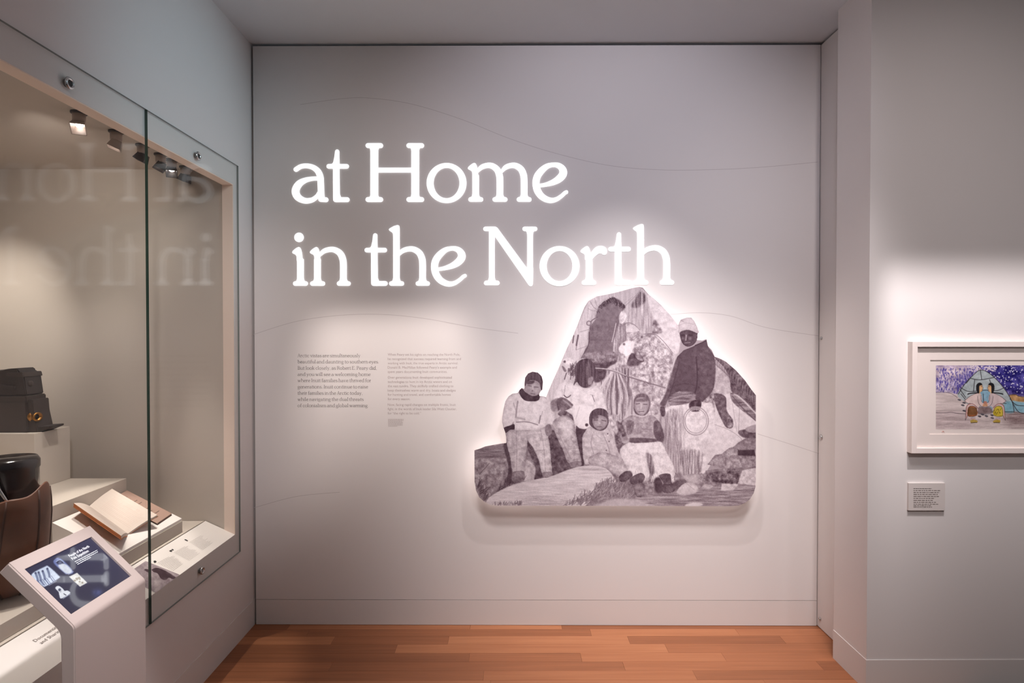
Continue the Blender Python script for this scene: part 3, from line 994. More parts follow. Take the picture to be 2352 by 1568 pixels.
GL['w'] = (0, 880, [('b', [(90, 590, 106), (270, 10, 106)]), ('b', [(430, 590, 54), (280, 10, 60)]), ('b', [(420, 590, 106), (590, 10, 106)]), ('b', [(790, 590, 54), (600, 10, 60)]), sv_(-10, 220, 574, 64), sv_(690, 890, 574, 64)])
GL['y'] = (0, 590, [('b', [(90, 590, 106), (300, 20, 106)]), ('s', [(500, 590, 54), (310, 40, 60), (230, -180, 66), (140, -270, 74), (50, -240, 84)]), sv_(-10, 220, 574, 64), sv_(390, 590, 574, 64)])
GL['.'] = (0, 200, [('d', 100, 55, 62)])
GL[','] = (0, 200, [('d', 100, 60, 58), ('s', [(125, 50, 60), (110, -50, 40), (60, -120, 24)])])


def stroke_polys(pr, kw=1.0, fine=True):
    """2D convex-ish pieces (lists of points) of one stroke primitive"""
    k = pr[0]
    out = []
    if k == 'p':
        return [('poly', list(pr[1]))]
    if k == 'd':
        n = 28 if fine else 8
        return [('poly', [(pr[1] + pr[3] * kw * math.cos(i * 2 * math.pi / n), pr[2] + pr[3] * kw * math.sin(i * 2 * math.pi / n)) for i in range(n)])]
    if k == 'ring':
        _, cx, cy, a, b, c, d_ = pr
        c = a - (a - c) * kw; d_ = b - (b - d_) * kw
        n = 56 if fine else 18
        o = [(cx + a * math.cos(i * 2 * math.pi / n), cy + b * math.sin(i * 2 * math.pi / n)) for i in range(n + 1)]
        q = [(cx + c * math.cos(i * 2 * math.pi / n), cy + d_ * math.sin(i * 2 * math.pi / n)) for i in range(n + 1)]
        return [('strip', o, q)]
    pts = pr[1]
    if len(pts) > 2 and k == 's':
        pts = crom(pts, 8 if fine else 3, False)
    Lf, Rt = [], []
    for i, p in enumerate(pts):
        a = pts[max(i - 1, 0)]; b = pts[min(i + 1, len(pts) - 1)]
        dx, dy = b[0] - a[0], b[1] - a[1]
        l = math.hypot(dx, dy) or 1
        w = p[2] * kw / 2
        Lf.append((p[0] - dy / l * w, p[1] + dx / l * w)); Rt.append((p[0] + dy / l * w, p[1] - dx / l * w))
    out.append(('strip', Lf, Rt))
    if k == 's':
        n = 12 if fine else 4
        for e, f in ((0, 1), (-1, -2)):
            p, q = pts[e], pts[f]
            ang = math.atan2(p[1] - q[1], p[0] - q[0])
            w = p[2] * kw / 2
            out.append(('poly', [(p[0] + w * math.cos(ang - math.pi / 2 + math.pi * j / n), p[1] + w * math.sin(ang - math.pi / 2 + math.pi * j / n)) for j in range(n + 1)]))
    return out


def glyph_geo(ch, kw=1.0, fine=True):
    vs, fs, rim = [], [], []
    for pr in GL[ch][2]:
        for pc_ in stroke_polys(pr, kw, fine):
            k = len(vs)
            if pc_[0] == 'poly':
                n = len(pc_[1])
                vs += pc_[1]
                fs.append(tuple(range(k, k + n)))
                rim.append(list(range(k, k + n)) + [k])
            else:
                a, b = pc_[1], pc_[2]
                n = len(a)
                vs += a + b
                for i in range(n - 1):
                    fs.append((k + i, k + i + 1, k + n + i + 1, k + n + i))
                rim.append(list(range(k, k + n))); rim.append(list(range(k + n, k + 2 * n)))
    return vs, fs, rim


# ---- the two title lines: each letter is a thing
ZR = 6.9176
REG = {2: (660, 310), 3: (980, 310), 4: (660, 510), 5: (980, 510), 6: (1240, 500)}
title = [('a', 2, 70, 1062, 'lower-case a at the start of the upper title line'), ('t', 2, 620, 1062, 'lower-case t of the upper title line'),
         ('H', 2, 1243, 1061, 'capital H of the upper title line'), ('o', 3, 0, 1057, 'letter o after the capital H'),
         ('m', 3, 655, 1057, 'letter m in the upper title line'), ('e', 3, 1685, 1057, 'letter e ending the upper title line'),
         ('i', 4, 75, 1009, 'dotted letter i starting the lower title line'), ('n', 4, 358, 1009, 'letter n after the dotted i'),
         ('t', 4, 1225, 1010, 'letter t of the middle word in the lower title line'), ('h', 4, 1612, 1009, 'letter h of the middle word in the lower title line'),
         ('e', 5, 72, 1003, 'letter e ending the middle word of the lower title line'), ('N', 5, 900, 1003, 'capital N of the lower title line'),
         ('o', 6, -2, 1063, 'letter o after the capital N'), ('r', 6, 648, 1065, 'letter r of the last word in the lower title line'),
         ('t', 6, 1088, 1065, 'letter t just above the peak of the photo cut-out'), ('h', 6, 1482, 1062, 'letter h ending the lower title line')]
for ch, rg, u0, base, lab in title:
    vs, fs, rim = glyph_geo(ch)
    rx, ry = REG[rg]
    px = [(rx + (u0 + x) / ZR, ry + (base - y) / ZR) for x, y in vs]
    F = hits(px, wb_p(0.004), WB_N)
    Bk = F - np.array(WB_N) * 0.004
    n = len(vs)
    V = [tuple(p) for p in F] + [tuple(p) for p in Bk]
    faces = list(fs)
    for r in rim:
        for a, b in zip(r, r[1:]):
            faces.append((a, b, b + n, a + n))
    name = ('capital_' if ch.isupper() else 'letter_') + ch.lower()
    o = mesh('title_letter', V, faces, M['letter'])
    tag(o, 'glowing white ' + lab, 'letter', 'glowing title letters')


def serif_line(text, x0, x1, ybase, cap, geo, kw=0.72):
    adv = 0
    pieces = []
    for ch in text:
        if ch == ' ':
            adv += 230; continue
        vs, fs, _ = glyph_geo(ch, kw, False)
        pieces.append((adv, vs, fs))
        adv += GL[ch][1] + 50
    s = cap / 932.0
    sx = (x1 - x0) / (adv - 50)
    for a, vs, fs in pieces:
        k = len(geo[0])
        geo[0].extend([(x0 + (a + x) * sx, ybase - y * s) for x, y in vs])
        geo[1].extend([tuple(i + k for i in f) for f in fs])


_tc = {}
def sans_geo(text):
    if text in _tc:
        return _tc[text]
    cu = bpy.data.curves.new('t', 'FONT')
    cu.body = text; cu.size = 1.0; cu.resolution_u = 2
    ob = bpy.data.objects.new('t', cu)
    COL.objects.link(ob)
    dg = bpy.context.evaluated_depsgraph_get(); dg.update()
    me = bpy.data.meshes.new_from_object(ob.evaluated_get(dg))
    vs = [(v.co.x, v.co.y) for v in me.vertices]
    fs = [tuple(p.vertices) for p in me.polygons]
    bpy.data.objects.remove(ob); bpy.data.curves.remove(cu); bpy.data.meshes.remove(me)
    _tc[text] = (vs, fs)
    return vs, fs


def sans_line(text, x0, x1, ybase, cap, geo):
    vs, fs = sans_geo(text)
    xs = [v[0] for v in vs]
    a, b = min(xs), max(xs)
    s = cap / 0.70
    sx = (x1 - x0) / (b - a)
    k = len(geo[0])
    geo[0].extend([(x0 + (x - a) * sx, ybase - y * s) for x, y in vs])
    geo[1].extend([tuple(i + k for i in f) for f in fs])


def dashes(x0, x1, y, h, geo, rg, end=1.0):
    x = x0; e = x0 + (x1 - x0) * end
    while x < e:
        w = min((x1 - x0) * rg.uniform(.06, .16), e - x)
        k = len(geo[0])
        geo[0].extend([(x, y), (x + w, y), (x + w, y - h), (x, y - h)])
        geo[1].append((k, k + 1, k + 2, k + 3))
        x += w + (x1 - x0) * 0.018


Z5 = 5.113
intro = ['Arctic vistas are simultaneously', 'beautiful and daunting to southern eyes.', 'But look closely, as Robert E. Peary did,', 'and you will see a welcoming home',
         'where Inuit families have thrived for', 'generations. Inuit continue to raise', 'their families in the Arctic today,', 'while navigating the dual threats', 'of colonialism and global warming.']
ib = [205, 277, 351, 425, 497, 571, 645, 718, 791]
ie = [960, 1178, 1152, 1079, 1085, 1050, 985, 998, 1055]
geo = [[], []]
for t, b, e in zip(intro, ib, ie):
    serif_line(t, 640 + 222 / Z5, 640 + e / Z5, 780 + b / Z5, 8.0, geo)
o = mesh('wall_text', hits(geo[0], wb_p(0.0005), WB_N), geo[1], M['ink'])
tag(o, 'dark serif paragraph of nine lines on the title wall', 'wall text')
body = ['When Peary set his sights on reaching the North Pole,', 'he recognized that success required learning from and', 'working with Inuit, the true experts in Arctic survival.', 'Donald B. MacMillan followed Peary’s example and', 'spent years documenting Inuit communities.',
        'Over generations Inuit developed sophisticated', 'technologies to hunt in icy Arctic waters and on', 'the vast tundra. They skillfully crafted clothing to', 'keep themselves warm and dry, boats and sledges', 'for hunting and travel, and comfortable homes', 'for every season.',
        'Now, facing rapid changes on multiple fronts, Inuit', 'fight, in the words of Inuk leader Sila Watt Cloutier,', 'for “the right to be cold.”']
bb = [187, 238, 288, 338, 388, 455, 506, 556, 607, 657, 708, 776, 826, 876]
be = [2130, 2141, 2107, 2093, 1980, 2035, 2035, 2052, 2080, 2022, 1545, 2080, 2090, 1672]
geo = [[], []]
for t, b, e in zip(body, bb, be):
    sans_line(t, 640 + 1281 / Z5, 640 + e / Z5, 780 + b / Z5, 5.6, geo)
o = mesh('wall_text', hits(geo[0], wb_p(0.0005), WB_N), geo[1], M['ink_pale'])
tag(o, 'pale grey sans-serif paragraphs right of the dark serif paragraph', 'wall text')
geo = [[], []]
rg = random.Random(4)
for i in range(7):
    dashes(640 + 1285 / Z5, 640 + 1468 / Z5, 780 + (936 + i * 13.5) / Z5, 0.9, geo, rg, (1, 1, .9, .95, .93, .95, .6)[i])
o = mesh('wall_text', hits(geo[0], wb_p(0.0005), WB_N), geo[1], M['ink_pale'])
tag(o, 'tiny pale credit block below the pale paragraphs', 'wall text')

# ================================================================== PAINTER for flat prints
def boxblur(a, r):
    r = int(max(1, r))
    for ax in (0, 1):
        p = np.pad(a, [(r, r) if k == ax else (0, 0) for k in (0, 1)], mode='edge')
        c = np.cumsum(p, axis=ax, dtype=np.float64)
        z = np.zeros_like(np.take(c, [0], axis=ax))
        c = np.concatenate([z, c], axis=ax)
        n = a.shape[ax]
        a = (np.take(c, range(2 * r + 1, 2 * r + 1 + n), axis=ax) - np.take(c, range(0, n), axis=ax)) / (2 * r + 1)
    return a


def vnoise(h, w, sx, sy, octv=4, seed=0):
    g = np.random.default_rng(seed)
    out = np.zeros((h, w)); amp = 1.0; tot = 0
    for _ in range(octv):
        gh, gw = max(2, int(h / sy) + 2), max(2, int(w / sx) + 2)
        q = g.random((gh, gw))
        yy = np.linspace(0, gh - 1.001, h); xx = np.linspace(0, gw - 1.001, w)
        y0 = yy.astype(int); x0 = xx.astype(int)
        fy = (yy - y0)[:, None]; fx = (xx - x0)[None, :]
        fy = fy * fy * (3 - 2 * fy); fx = fx * fx * (3 - 2 * fx)
        out += amp * (q[y0][:, x0] * (1 - fy) * (1 - fx) + q[y0 + 1][:, x0] * fy * (1 - fx) + q[y0][:, x0 + 1] * (1 - fy) * fx + q[y0 + 1][:, x0 + 1] * fy * fx)
        tot += amp; amp *= 0.6; sx = max(1.2, sx / 2); sy = max(1.2, sy / 2)
    out = out / tot
    return (out - out.mean()) / (out.std() + 1e-6)


class Canvas:
    def __init__(s, u0, v0, u1, v1, step, ch=1, base=0.5):
        s.u0, s.v0, s.step = u0, v0, step
        s.w, s.h = int((u1 - u0) / step) + 1, int((v1 - v0) / step) + 1
        s.a = np.ones((s.h, s.w, ch)) * np.array(base)
        s.ch = ch
        s.n1 = vnoise(s.h, s.w, 14, 14, 4, 1)
        s.n2 = vnoise(s.h, s.w, 5, 60, 4, 2)
        s.n3 = vnoise(s.h, s.w, 2, 2, 1, 3)
        s.n4 = vnoise(s.h, s.w, 60, 5, 4, 5)

    def mask(s, pts, soft=0):
        P = np.array(pts, float)
        x = (P[:, 0] - s.u0) / s.step; y = (P[:, 1] - s.v0) / s.step
        pad = 3 * soft + 2
        x0, x1 = max(0, int(x.min() - pad)), min(s.w, int(x.max() + pad) + 2)
        y0, y1 = max(0, int(y.min() - pad)), min(s.h, int(y.max() + pad) + 2)
        if x1 <= x0 or y1 <= y0:
            return None
        X = np.arange(x0, x1)[None, :]; Y = np.arange(y0, y1)[:, None]
        m = np.zeros((y1 - y0, x1 - x0), bool)
        n = len(x)
        for i in range(n):
            xa, ya, xb, yb = x[i], y[i], x[(i + 1) % n], y[(i + 1) % n]
            if ya == yb:
                continue
            m ^= ((ya > Y) != (yb > Y)) & (X < (xb - xa) * (Y - ya) / (yb - ya) + xa)
        m = m.astype(float)
        if soft:
            m = boxblur(boxblur(m, soft), soft)
        return m, slice(y0, y1), slice(x0, x1)

    def put(s, m, sl, tone, alpha=1.0):
        m = (m * alpha)[..., None]
        t = np.asarray(tone)
        if t.ndim == 2:
            t = t[..., None]
        s.a[sl] = s.a[sl] * (1 - m) + t * m

    def fill(s, pts, tone, soft=0, n=0.03, kind=1, vol=0.0, volr=8, alpha=1.0, smooth=True, grad=(0, 0)):
        if smooth and len(pts) > 3:
            pts = crom(pts, 5)
        r = s.mask(pts, soft)
        if r is None:
            return
        m, sy, sx = r
        nz = {1: s.n1, 2: s.n2, 3: s.n3, 4: s.n4}[kind][sy, sx]
        d = nz * n + s.n3[sy, sx] * n * 0.3
        if vol:
            d = d - vol * (1 - boxblur(boxblur((m > .5).astype(float), volr), volr)) * 1.6
        if grad != (0, 0):
            gy = np.linspace(-1, 1, m.shape[0])[:, None]; gx = np.linspace(-1, 1, m.shape[1])[None, :]
            d = d + grad[0] * gx + grad[1] * gy
        t = np.asarray(tone, float)
        t = t + d[..., None] if s.ch > 1 else t + d
        s.put(m, (sy, sx), np.clip(t, 0, 1), alpha)

    def line(s, pts, w, tone, alpha=1.0, smooth=True):
        if smooth and len(pts) > 2:
            pts = crom(pts, 6, False)
        P = (np.array(pts, float) - [s.u0, s.v0]) / s.step
        hw = w / s.step / 2
        x0, x1 = max(0, int(P[:, 0].min() - hw - 2)), min(s.w, int(P[:, 0].max() + hw + 3))
        y0, y1 = max(0, int(P[:, 1].min() - hw - 2)), min(s.h, int(P[:, 1].max() + hw + 3))
        if x1 <= x0 or y1 <= y0:
            return
        X = np.arange(x0, x1)[None, :]; Y = np.arange(y0, y1)[:, None]
        d = np.full((y1 - y0, x1 - x0), 1e9)
        for (ax, ay), (bx, by) in zip(P, P[1:]):
            l2 = (bx - ax) ** 2 + (by - ay) ** 2 + 1e-9
            t = np.clip(((X - ax) * (bx - ax) + (Y - ay) * (by - ay)) / l2, 0, 1)
            d = np.minimum(d, np.hypot(X - ax - t * (bx - ax), Y - ay - t * (by - ay)))
        s.put(np.clip(hw - d + .5, 0, 1), (slice(y0, y1), slice(x0, x1)), np.array(tone, float) if s.ch > 1 else float(tone), alpha)

    def dot(s, u, v, r, tone, soft=0, n=0.0, r2=None, vol=0):
        r2 = r2 or r
        s.fill([(u + r * math.cos(k * math.pi / 8), v + r2 * math.sin(k * math.pi / 8)) for k in range(16)], tone, soft, n, smooth=False, vol=vol)

    def hatch(s, pts, tone, count, ln, ang, spread, w=3, seed=1, alpha=.8):
        """short strokes (grass, fur) scattered in a polygon"""
        g = random.Random(seed)
        r = s.mask(pts)
        if r is None:
            return
        m, sy, sx = r
        ys, xs = np.nonzero(m > .5)
        if len(ys) == 0:
            return
        for _ in range(count):
            k = g.randrange(len(ys))
            u = s.u0 + (xs[k] + sx.start) * s.step; v = s.v0 + (ys[k] + sy.start) * s.step
            a = math.radians(ang + g.uniform(-spread, spread)); l = ln * g.uniform(.6, 1.3)
            tt = np.clip(np.array(tone) + g.uniform(-.12, .12), 0, 1)
            s.line([(u, v), (u + l * math.cos(a), v - l * math.sin(a))], w, tt if s.ch > 1 else float(tt), alpha)

    def sample(s, uv):
        x = np.clip((uv[:, 0] - s.u0) / s.step, 0, s.w - 1.001); y = np.clip((uv[:, 1] - s.v0) / s.step, 0, s.h - 1.001)
        x0 = x.astype(int); y0 = y.astype(int); fx = (x - x0)[:, None]; fy = (y - y0)[:, None]
        A = s.a
        return (A[y0, x0] * (1 - fx) * (1 - fy) + A[y0, x0 + 1] * fx * (1 - fy) + A[y0 + 1, x0] * (1 - fx) * fy + A[y0 + 1, x0 + 1] * fx * fy)


def srgb_lin(a):
    return np.where(a <= 0.04045, a / 12.92, ((np.clip(a, 0, 1) + 0.055) / 1.055) ** 2.4)


def inside(P, poly):
    x, y = P[:, 0], P[:, 1]
    m = np.zeros(len(P), bool)
    n = len(poly)
    for i in range(n):
        xa, ya = poly[i]; xb, yb = poly[(i + 1) % n]
        if ya == yb:
            continue
        m ^= ((ya > y) != (yb > y)) & (x < (xb - xa) * (y - ya) / (yb - ya) + xa)
    return m


def grid_print(name, us, vs, place, colour, m, parent, outline=None):
    """flat print as a fine coloured mesh. place(uv)->xyz, colour(uv)->srgb; outline trims it"""
    U, V = np.meshgrid(us, vs)
    uv = np.stack([U.ravel(), V.ravel()], 1)
    nx, ny = len(us), len(vs)
    idx = np.arange(nx * ny).reshape(ny, nx)
    q = np.stack([idx[:-1, :-1].ravel(), idx[:-1, 1:].ravel(), idx[1:, 1:].ravel(), idx[1:, :-1].ravel()], 1)
    col = colour(uv)
    if outline is not None:
        ins = inside(uv, outline)
        q = q[ins[q].any(1)]
        used = np.unique(q)
        out = used[~ins[used]]
        O = np.array(outline); O2 = np.roll(O, -1, 0); dO = O2 - O; L2 = (dO ** 2).sum(1) + 1e-9
        for c in np.array_split(out, max(1, len(out) // 500)):
            p = uv[c]
            t = np.clip(((p[:, None, :] - O[None]) * dO[None]).sum(2) / L2[None], 0, 1)
            near = O[None] + t[..., None] * dO[None]
            d = ((near - p[:, None, :]) ** 2).sum(2)
            k = d.argmin(1)
            uv[c] = near[np.arange(len(c)), k]
        remap = np.full(nx * ny, -1); remap[used] = np.arange(len(used))
        q = remap[q]; uv = uv[used]; col = col[used]
    xyz = place(uv)
    me = bpy.data.meshes.new(name)
    me.vertices.add(len(xyz)); me.vertices.foreach_set('co', xyz.astype(np.float32).ravel())
    me.loops.add(len(q) * 4); me.loops.foreach_set('vertex_index', q.astype(np.int32).ravel())
    me.polygons.add(len(q)); me.polygons.foreach_set('loop_start', np.arange(0, len(q) * 4, 4, dtype=np.int32))
    me.update(calc_edges=True)
    at = me.color_attributes.new('print', 'FLOAT_COLOR', 'POINT')
    c4_ = np.ones((len(xyz), 4), np.float32); c4_[:, :3] = srgb_lin(col)
    at.data.foreach_set('color', c4_.ravel())
    me.validate()
    return link(name, me, m, parent)
# ================================================================== PHOTO CUT-OUT on the title wall
Zm = 2.45
def m2p(uv):
    uv = np.asarray(uv, float)
    return np.stack([1070 + uv[:, 0] / Zm, 640 + uv[:, 1] / Zm], 1)
edge = [(48, 965), (75, 957), (110, 943), (160, 934), (205, 926), (228, 924), (227, 890), (221, 862), (212, 838), (204, 805), (205, 780), (212, 735), (222, 690), (240, 662), (262, 647), (292, 643), (303, 625), (314, 615), (330, 620), (330, 590), (334, 556), (350, 533), (375, 523), (405, 528), (427, 548), (434, 580), (430, 625), (420, 633), (412, 650), (414, 660), (440, 662), (452, 668),
        (462, 640), (490, 575), (520, 510), (533, 480), (540, 460), (550, 438), (570, 390), (600, 330), (630, 260), (650, 205), (668, 160), (690, 125), (735, 100), (800, 88), (860, 74), (930, 55), (975, 46), (996, 50), (1012, 70), (1030, 90), (1060, 114), (1100, 150), (1150, 204), (1197, 264), (1202, 245), (1210, 230), (1240, 219), (1268, 218), (1285, 238), (1300, 268), (1312, 300), (1304, 308), (1306, 325), (1299, 345), (1325, 347), (1354, 340), (1362, 378), (1385, 402), (1400, 438),
        (1425, 447), (1462, 465), (1520, 515), (1570, 570), (1606, 622), (1632, 655)]
bot = [(1632, 1130), (1630, 1170), (1620, 1205), (1600, 1238), (1570, 1262), (1535, 1275), (1490, 1279), (180, 1276), (140, 1271), (105, 1255), (75, 1228), (57, 1190), (49, 1140)]
cut_px = [(48, 965)] + edge[1:] + bot
PAN = 0.082                                            # the panel stands this far off the wall
cut_px_img = m2p(cut_px)
fr = hits(cut_px_img, wb_p(PAN - 0.0005), WB_N)
panel = thing('photo_cutout', 'large cut-out sepia photograph of six people before a skin tent, glowing at its rim', 'photo panel', tuple(fr.mean(0)))
M['acryl_edge'] = mat('panel_edge', (214, 205, 203), 0.5)
bm = bmesh.new()
prism(bm, [Vector(p) for p in fr], (0, 0, 0), -WB_N * 0.008)
bmobj('backing', bm, M['acryl_edge'], panel)

C = Canvas(30, 30, 1650, 1295, 1.225, 1, 0.62)
f, ln, hx = C.fill, C.line, C.hatch
# tent skins
f([(440, 690), (490, 575), (540, 460), (600, 330), (690, 125), (800, 88), (975, 46), (1020, 80), (1197, 264), (1200, 420), (1200, 1080), (900, 1080), (500, 800)], .74, n=.03, kind=2, smooth=False)
f([(1100, 600), (1180, 560), (1200, 1080), (1120, 1100), (1090, 900)], .62, 4, n=.06, kind=2)
f([(452, 672), (545, 440), (630, 260), (690, 130), (740, 100), (800, 95), (730, 160), (690, 260), (690, 340), (640, 440), (600, 540), (480, 680)], .80, 2, n=.028, kind=2)
f([(1060, 114), (1197, 262), (1200, 400), (1160, 415), (1062, 312), (1098, 300), (1062, 240), (1020, 100)], .85, 1, n=.03)
f([(900, 240), (930, 150), (985, 70), (1010, 110), (1060, 240), (1105, 300), (1000, 312), (940, 290), (880, 250)], .70, 3, n=.06, kind=2)
f([(930, 150), (960, 100), (990, 70), (1018, 110), (1000, 140), (960, 165)], .45, 3, n=.12, kind=2)
f([(1050, 250), (1070, 235), (1105, 300), (1050, 305)], .55, 3, n=.1)
ln([(845, 190), (900, 150), (960, 90), (985, 60)], 5, .55, .6)
ln([(880, 150), (940, 100)], 4, .62, .6)
# big mottled skin right of the doorway
f([(840, 260), (900, 240), (1000, 312), (1060, 312), (1160, 415), (1172, 450), (1130, 610), (1100, 760), (1040, 770), (940, 655), (880, 800), (790, 760), (850, 520), (835, 420)], .67, 1, n=.085, kind=1, smooth=False)
f([(985, 330), (1060, 330), (1150, 430), (1120, 560), (1010, 600), (970, 480)], .68, 6, n=.10, kind=1)
f([(760, 540), (860, 500), (930, 520), (930, 660), (880, 790), (790, 780), (770, 640)], .58, 2, n=.12, kind=2)
f([(850, 250), (900, 250), (910, 330), (870, 420), (845, 420)], .60, 2, n=.09, kind=2)
for i, (x, a) in enumerate([(790, .8), (815, .35), (832, .85), (850, .3), (868, .82), (888, .4), (905, .8), (930, .45), (760, .78), (745, .85)]):
    ln([(845 + (x - 845) * .25, 525), (x, 640), (x + 6 * math.sin(i), 760)], 9, a, .7)
for i in range(26):
    x, y = 985 + (i * 53) % 170, 330 + (i * 37) % 260
    ln([(x, y), (x + 22 * math.cos(i), y + 20 * math.sin(i * 2.1)), (x + 40 * math.cos(i * 1.3), y + 34 * math.sin(i))], 3.5, .84, .55)
# doorway
f([(728, 215), (745, 160), (775, 128), (805, 112), (830, 102), (865, 118), (893, 150), (885, 180), (868, 230), (850, 290), (832, 350), (828, 410), (770, 430), (650, 446), (672, 395), (690, 370), (694, 300), (703, 262), (740, 215)], .42, 1, n=.02, kind=1, smooth=False)
f([(690, 300), (740, 250), (760, 330), (700, 390)], .38, 5, n=.04, alpha=.7)
f([(840, 120), (885, 150), (860, 220), (800, 220)], .46, 5, n=.03, alpha=.7)
hx([(735, 190), (750, 150), (800, 108), (830, 100), (900, 150), (880, 165), (820, 120), (760, 160)], .22, 130, 14, -90, 60, 4, 2)
ln([(741, 215), (705, 240), (700, 285)], 5, .25, .8); ln([(694, 300), (690, 370), (650, 446)], 5, .24, .9)
ln([(800, 240), (806, 275), (800, 300)], 3, .25, .6); ln([(694, 342), (770, 345), (830, 344)], 2.5, .3, .6)
f([(862, 215), (880, 180), (905, 205), (890, 245), (868, 250)], .85, 1, n=.05)
f([(690, 125), (740, 105), (735, 150), (700, 170)], .82, 2, n=.04); ln([(700, 128), (720, 160), (745, 178)], 4, .5, .7); ln([(725, 110), (735, 150)], 3, .55, .7); ln([(688, 168), (715, 180), (740, 180)], 3, .5, .6)
C.dot(692, 250, 15, .45); C.dot(692, 250, 9, .76)
ln([(640, 300), (690, 285), (694, 275)], 3, .5, .7); ln([(607, 320), (602, 360)], 7, .35); ln([(632, 318), (622, 375)], 9, .36); ln([(622, 375), (620, 400)], 3, .4)
ln([(622, 400), (690, 372), (700, 340)], 2.5, .4, .6)
# rolled skins and the dark under them
f([(640, 470), (700, 440), (835, 430), (848, 470), (800, 500), (780, 560), (725, 582), (700, 500)], .26, 2, n=.05)
f([(700, 445), (780, 410), (840, 415), (848, 455), (740, 478), (705, 470)], .47, 2, n=.07, vol=.12)
f([(650, 440), (690, 415), (790, 412), (760, 440), (690, 450)], .5, 2, n=.06)
# hanging furs and skull
f([(862, 385), (900, 350), (940, 350), (948, 375), (925, 430), (908, 475), (893, 478), (896, 430), (868, 415)], .92, 1, n=.03, vol=.06)
hx([(885, 440), (925, 440), (905, 480)], .8, 40, 14, -80, 15, 3, 3)
C.dot(890, 368, 7, .4, 1)
f([(925, 425), (950, 420), (1000, 455), (990, 470), (925, 478), (908, 470)], .27, 1, n=.06); f([(945, 395), (965, 400), (1000, 450), (985, 462), (955, 440)], .5, 1, n=.1)
f([(910, 470), (985, 470), (960, 490), (915, 490)], .3, 3, n=.05)
ln([(872, 270), (910, 248), (950, 260), (985, 300)], 3.5, .45); ln([(910, 305), (950, 298), (985, 298)], 3.5, .35); ln([(985, 298), (960, 330), (930, 350)], 3, .5)
f([(905, 300), (912, 262), (950, 265), (975, 295)], .8, 1, n=.03); C.dot(985, 296, 9, .75, 1); C.dot(990, 328, 7, .35, 1)
ln([(845, 250), (835, 300), (822, 355)], 3.5, .82); ln([(1000, 311), (1060, 311), (1110, 350), (1165, 418)], 3.5, .38, .8); ln([(1062, 312), (1020, 312)], 4, .42)
f([(545, 460), (560, 440), (590, 435), (606, 450), (600, 490), (582, 512), (560, 500)], .88, 1, n=.04, vol=.1); C.dot(556, 466, 7, .3, 1); f([(540, 490), (556, 500), (566, 520), (552, 520)], .4, 1); C.dot(575, 520, 9, .75, 1)
hx([(575, 520), (612, 470), (622, 500), (600, 570), (570, 560)], .32, 60, 22, 70, 25, 4, 5)
ln([(566, 530), (555, 565)], 6, .35)
ln([(728, 503), (780, 508), (830, 517), (865, 530), (905, 547), (1000, 577), (1122, 613)], 7, .35); ln([(728, 502), (780, 506), (830, 515), (900, 543)], 4, .78); ln([(905, 546), (1122, 612)], 3, .55)
# tent on the right
f([(1390, 440), (1450, 500), (1482, 560), (1492, 640), (1400, 650), (1330, 800), (1330, 1090), (1352, 1088), (1400, 1010), (1550, 915), (1640, 830), (1640, 600), (1480, 470)], .84, 0, n=.025, smooth=False)
f([(1392, 470), (1450, 515), (1482, 580), (1488, 640), (1395, 640)], .70, 2, n=.04)
f([(1398, 438), (1430, 447), (1470, 470), (1520, 515), (1570, 570), (1610, 622), (1636, 655), (1636, 750), (1580, 695), (1530, 655), (1495, 635), (1482, 560), (1452, 500), (1412, 460)], .36, 1, n=.07)
for i in range(34):
    t = i / 33
    x = 1412 + 215 * t; y = 448 + 205 * t ** 1.15
    ln([(x, y), (x - 12 + 10 * t, y + 22 + 20 * t), (x + 6, y + 50 + 20 * t)], 3, .52 if i % 2 else .22, .6)
f([(1490, 640), (1540, 670), (1600, 730), (1636, 770), (1636, 800), (1560, 745), (1500, 690)], .45, 1, n=.09, kind=4); ln([(1500, 660), (1560, 730), (1632, 800)], 5, .28, .8); ln([(1510, 650), (1580, 700), (1632, 760)], 6, .72, .7)
f([(1393, 648), (1460, 662), (1468, 740), (1500, 790), (1502, 832), (1478, 842), (1452, 818), (1410, 725)], .36, 1, n=.06, vol=.08); f([(1470, 785), (1498, 790), (1500, 830), (1475, 832)], .5, 2, n=.1)
ln([(1402, 820), (1480, 850), (1540, 890), (1560, 920)], 3, .55, .7); ln([(1500, 700), (1525, 860)], 3, .6, .7); ln([(1540, 720), (1535, 860)], 3, .5, .7)
f([(1340, 650), (1390, 640), (1400, 740), (1395, 770), (1380, 775), (1350, 700)], .5, 2, n=.12)
# ground, rocks
f([(40, 960), (120, 940), (225, 920), (600, 880), (700, 1060), (1180, 1090), (1340, 1080), (1640, 1040), (1640, 1290), (40, 1290)], .52, 0, n=.06, smooth=False)
f([(48, 965), (140, 938), (240, 925), (250, 1060), (250, 1140), (170, 1200), (48, 1210)], .56, 2, n=.07)
f([(48, 965), (140, 940), (230, 930), (235, 1000), (120, 1010), (48, 1010)], .47, 4, n=.06, kind=4); ln([(75, 1100), (105, 1068), (130, 1040)], 4, .28, .7); ln([(60, 1150), (140, 1100)], 2, .4, .5)
f([(212, 940), (240, 930), (262, 1100), (270, 1145), (225, 1150), (240, 1060)], .24, 2, n=.03)
f([(340, 880), (480, 850), (560, 900), (620, 1050), (560, 1085), (480, 1112), (386, 1132), (392, 1060), (346, 950)], .30, 2, n=.06)
f([(330, 1020), (385, 1050), (388, 1110), (375, 1135), (325, 1135)], .72, 2, n=.05)
f([(620, 830), (690, 820), (670, 900), (665, 1040), (640, 1050)], .22, 1, n=.03)
f([(840, 860), (900, 790), (920, 900), (880, 980), (850, 960)], .33, 3, n=.08)
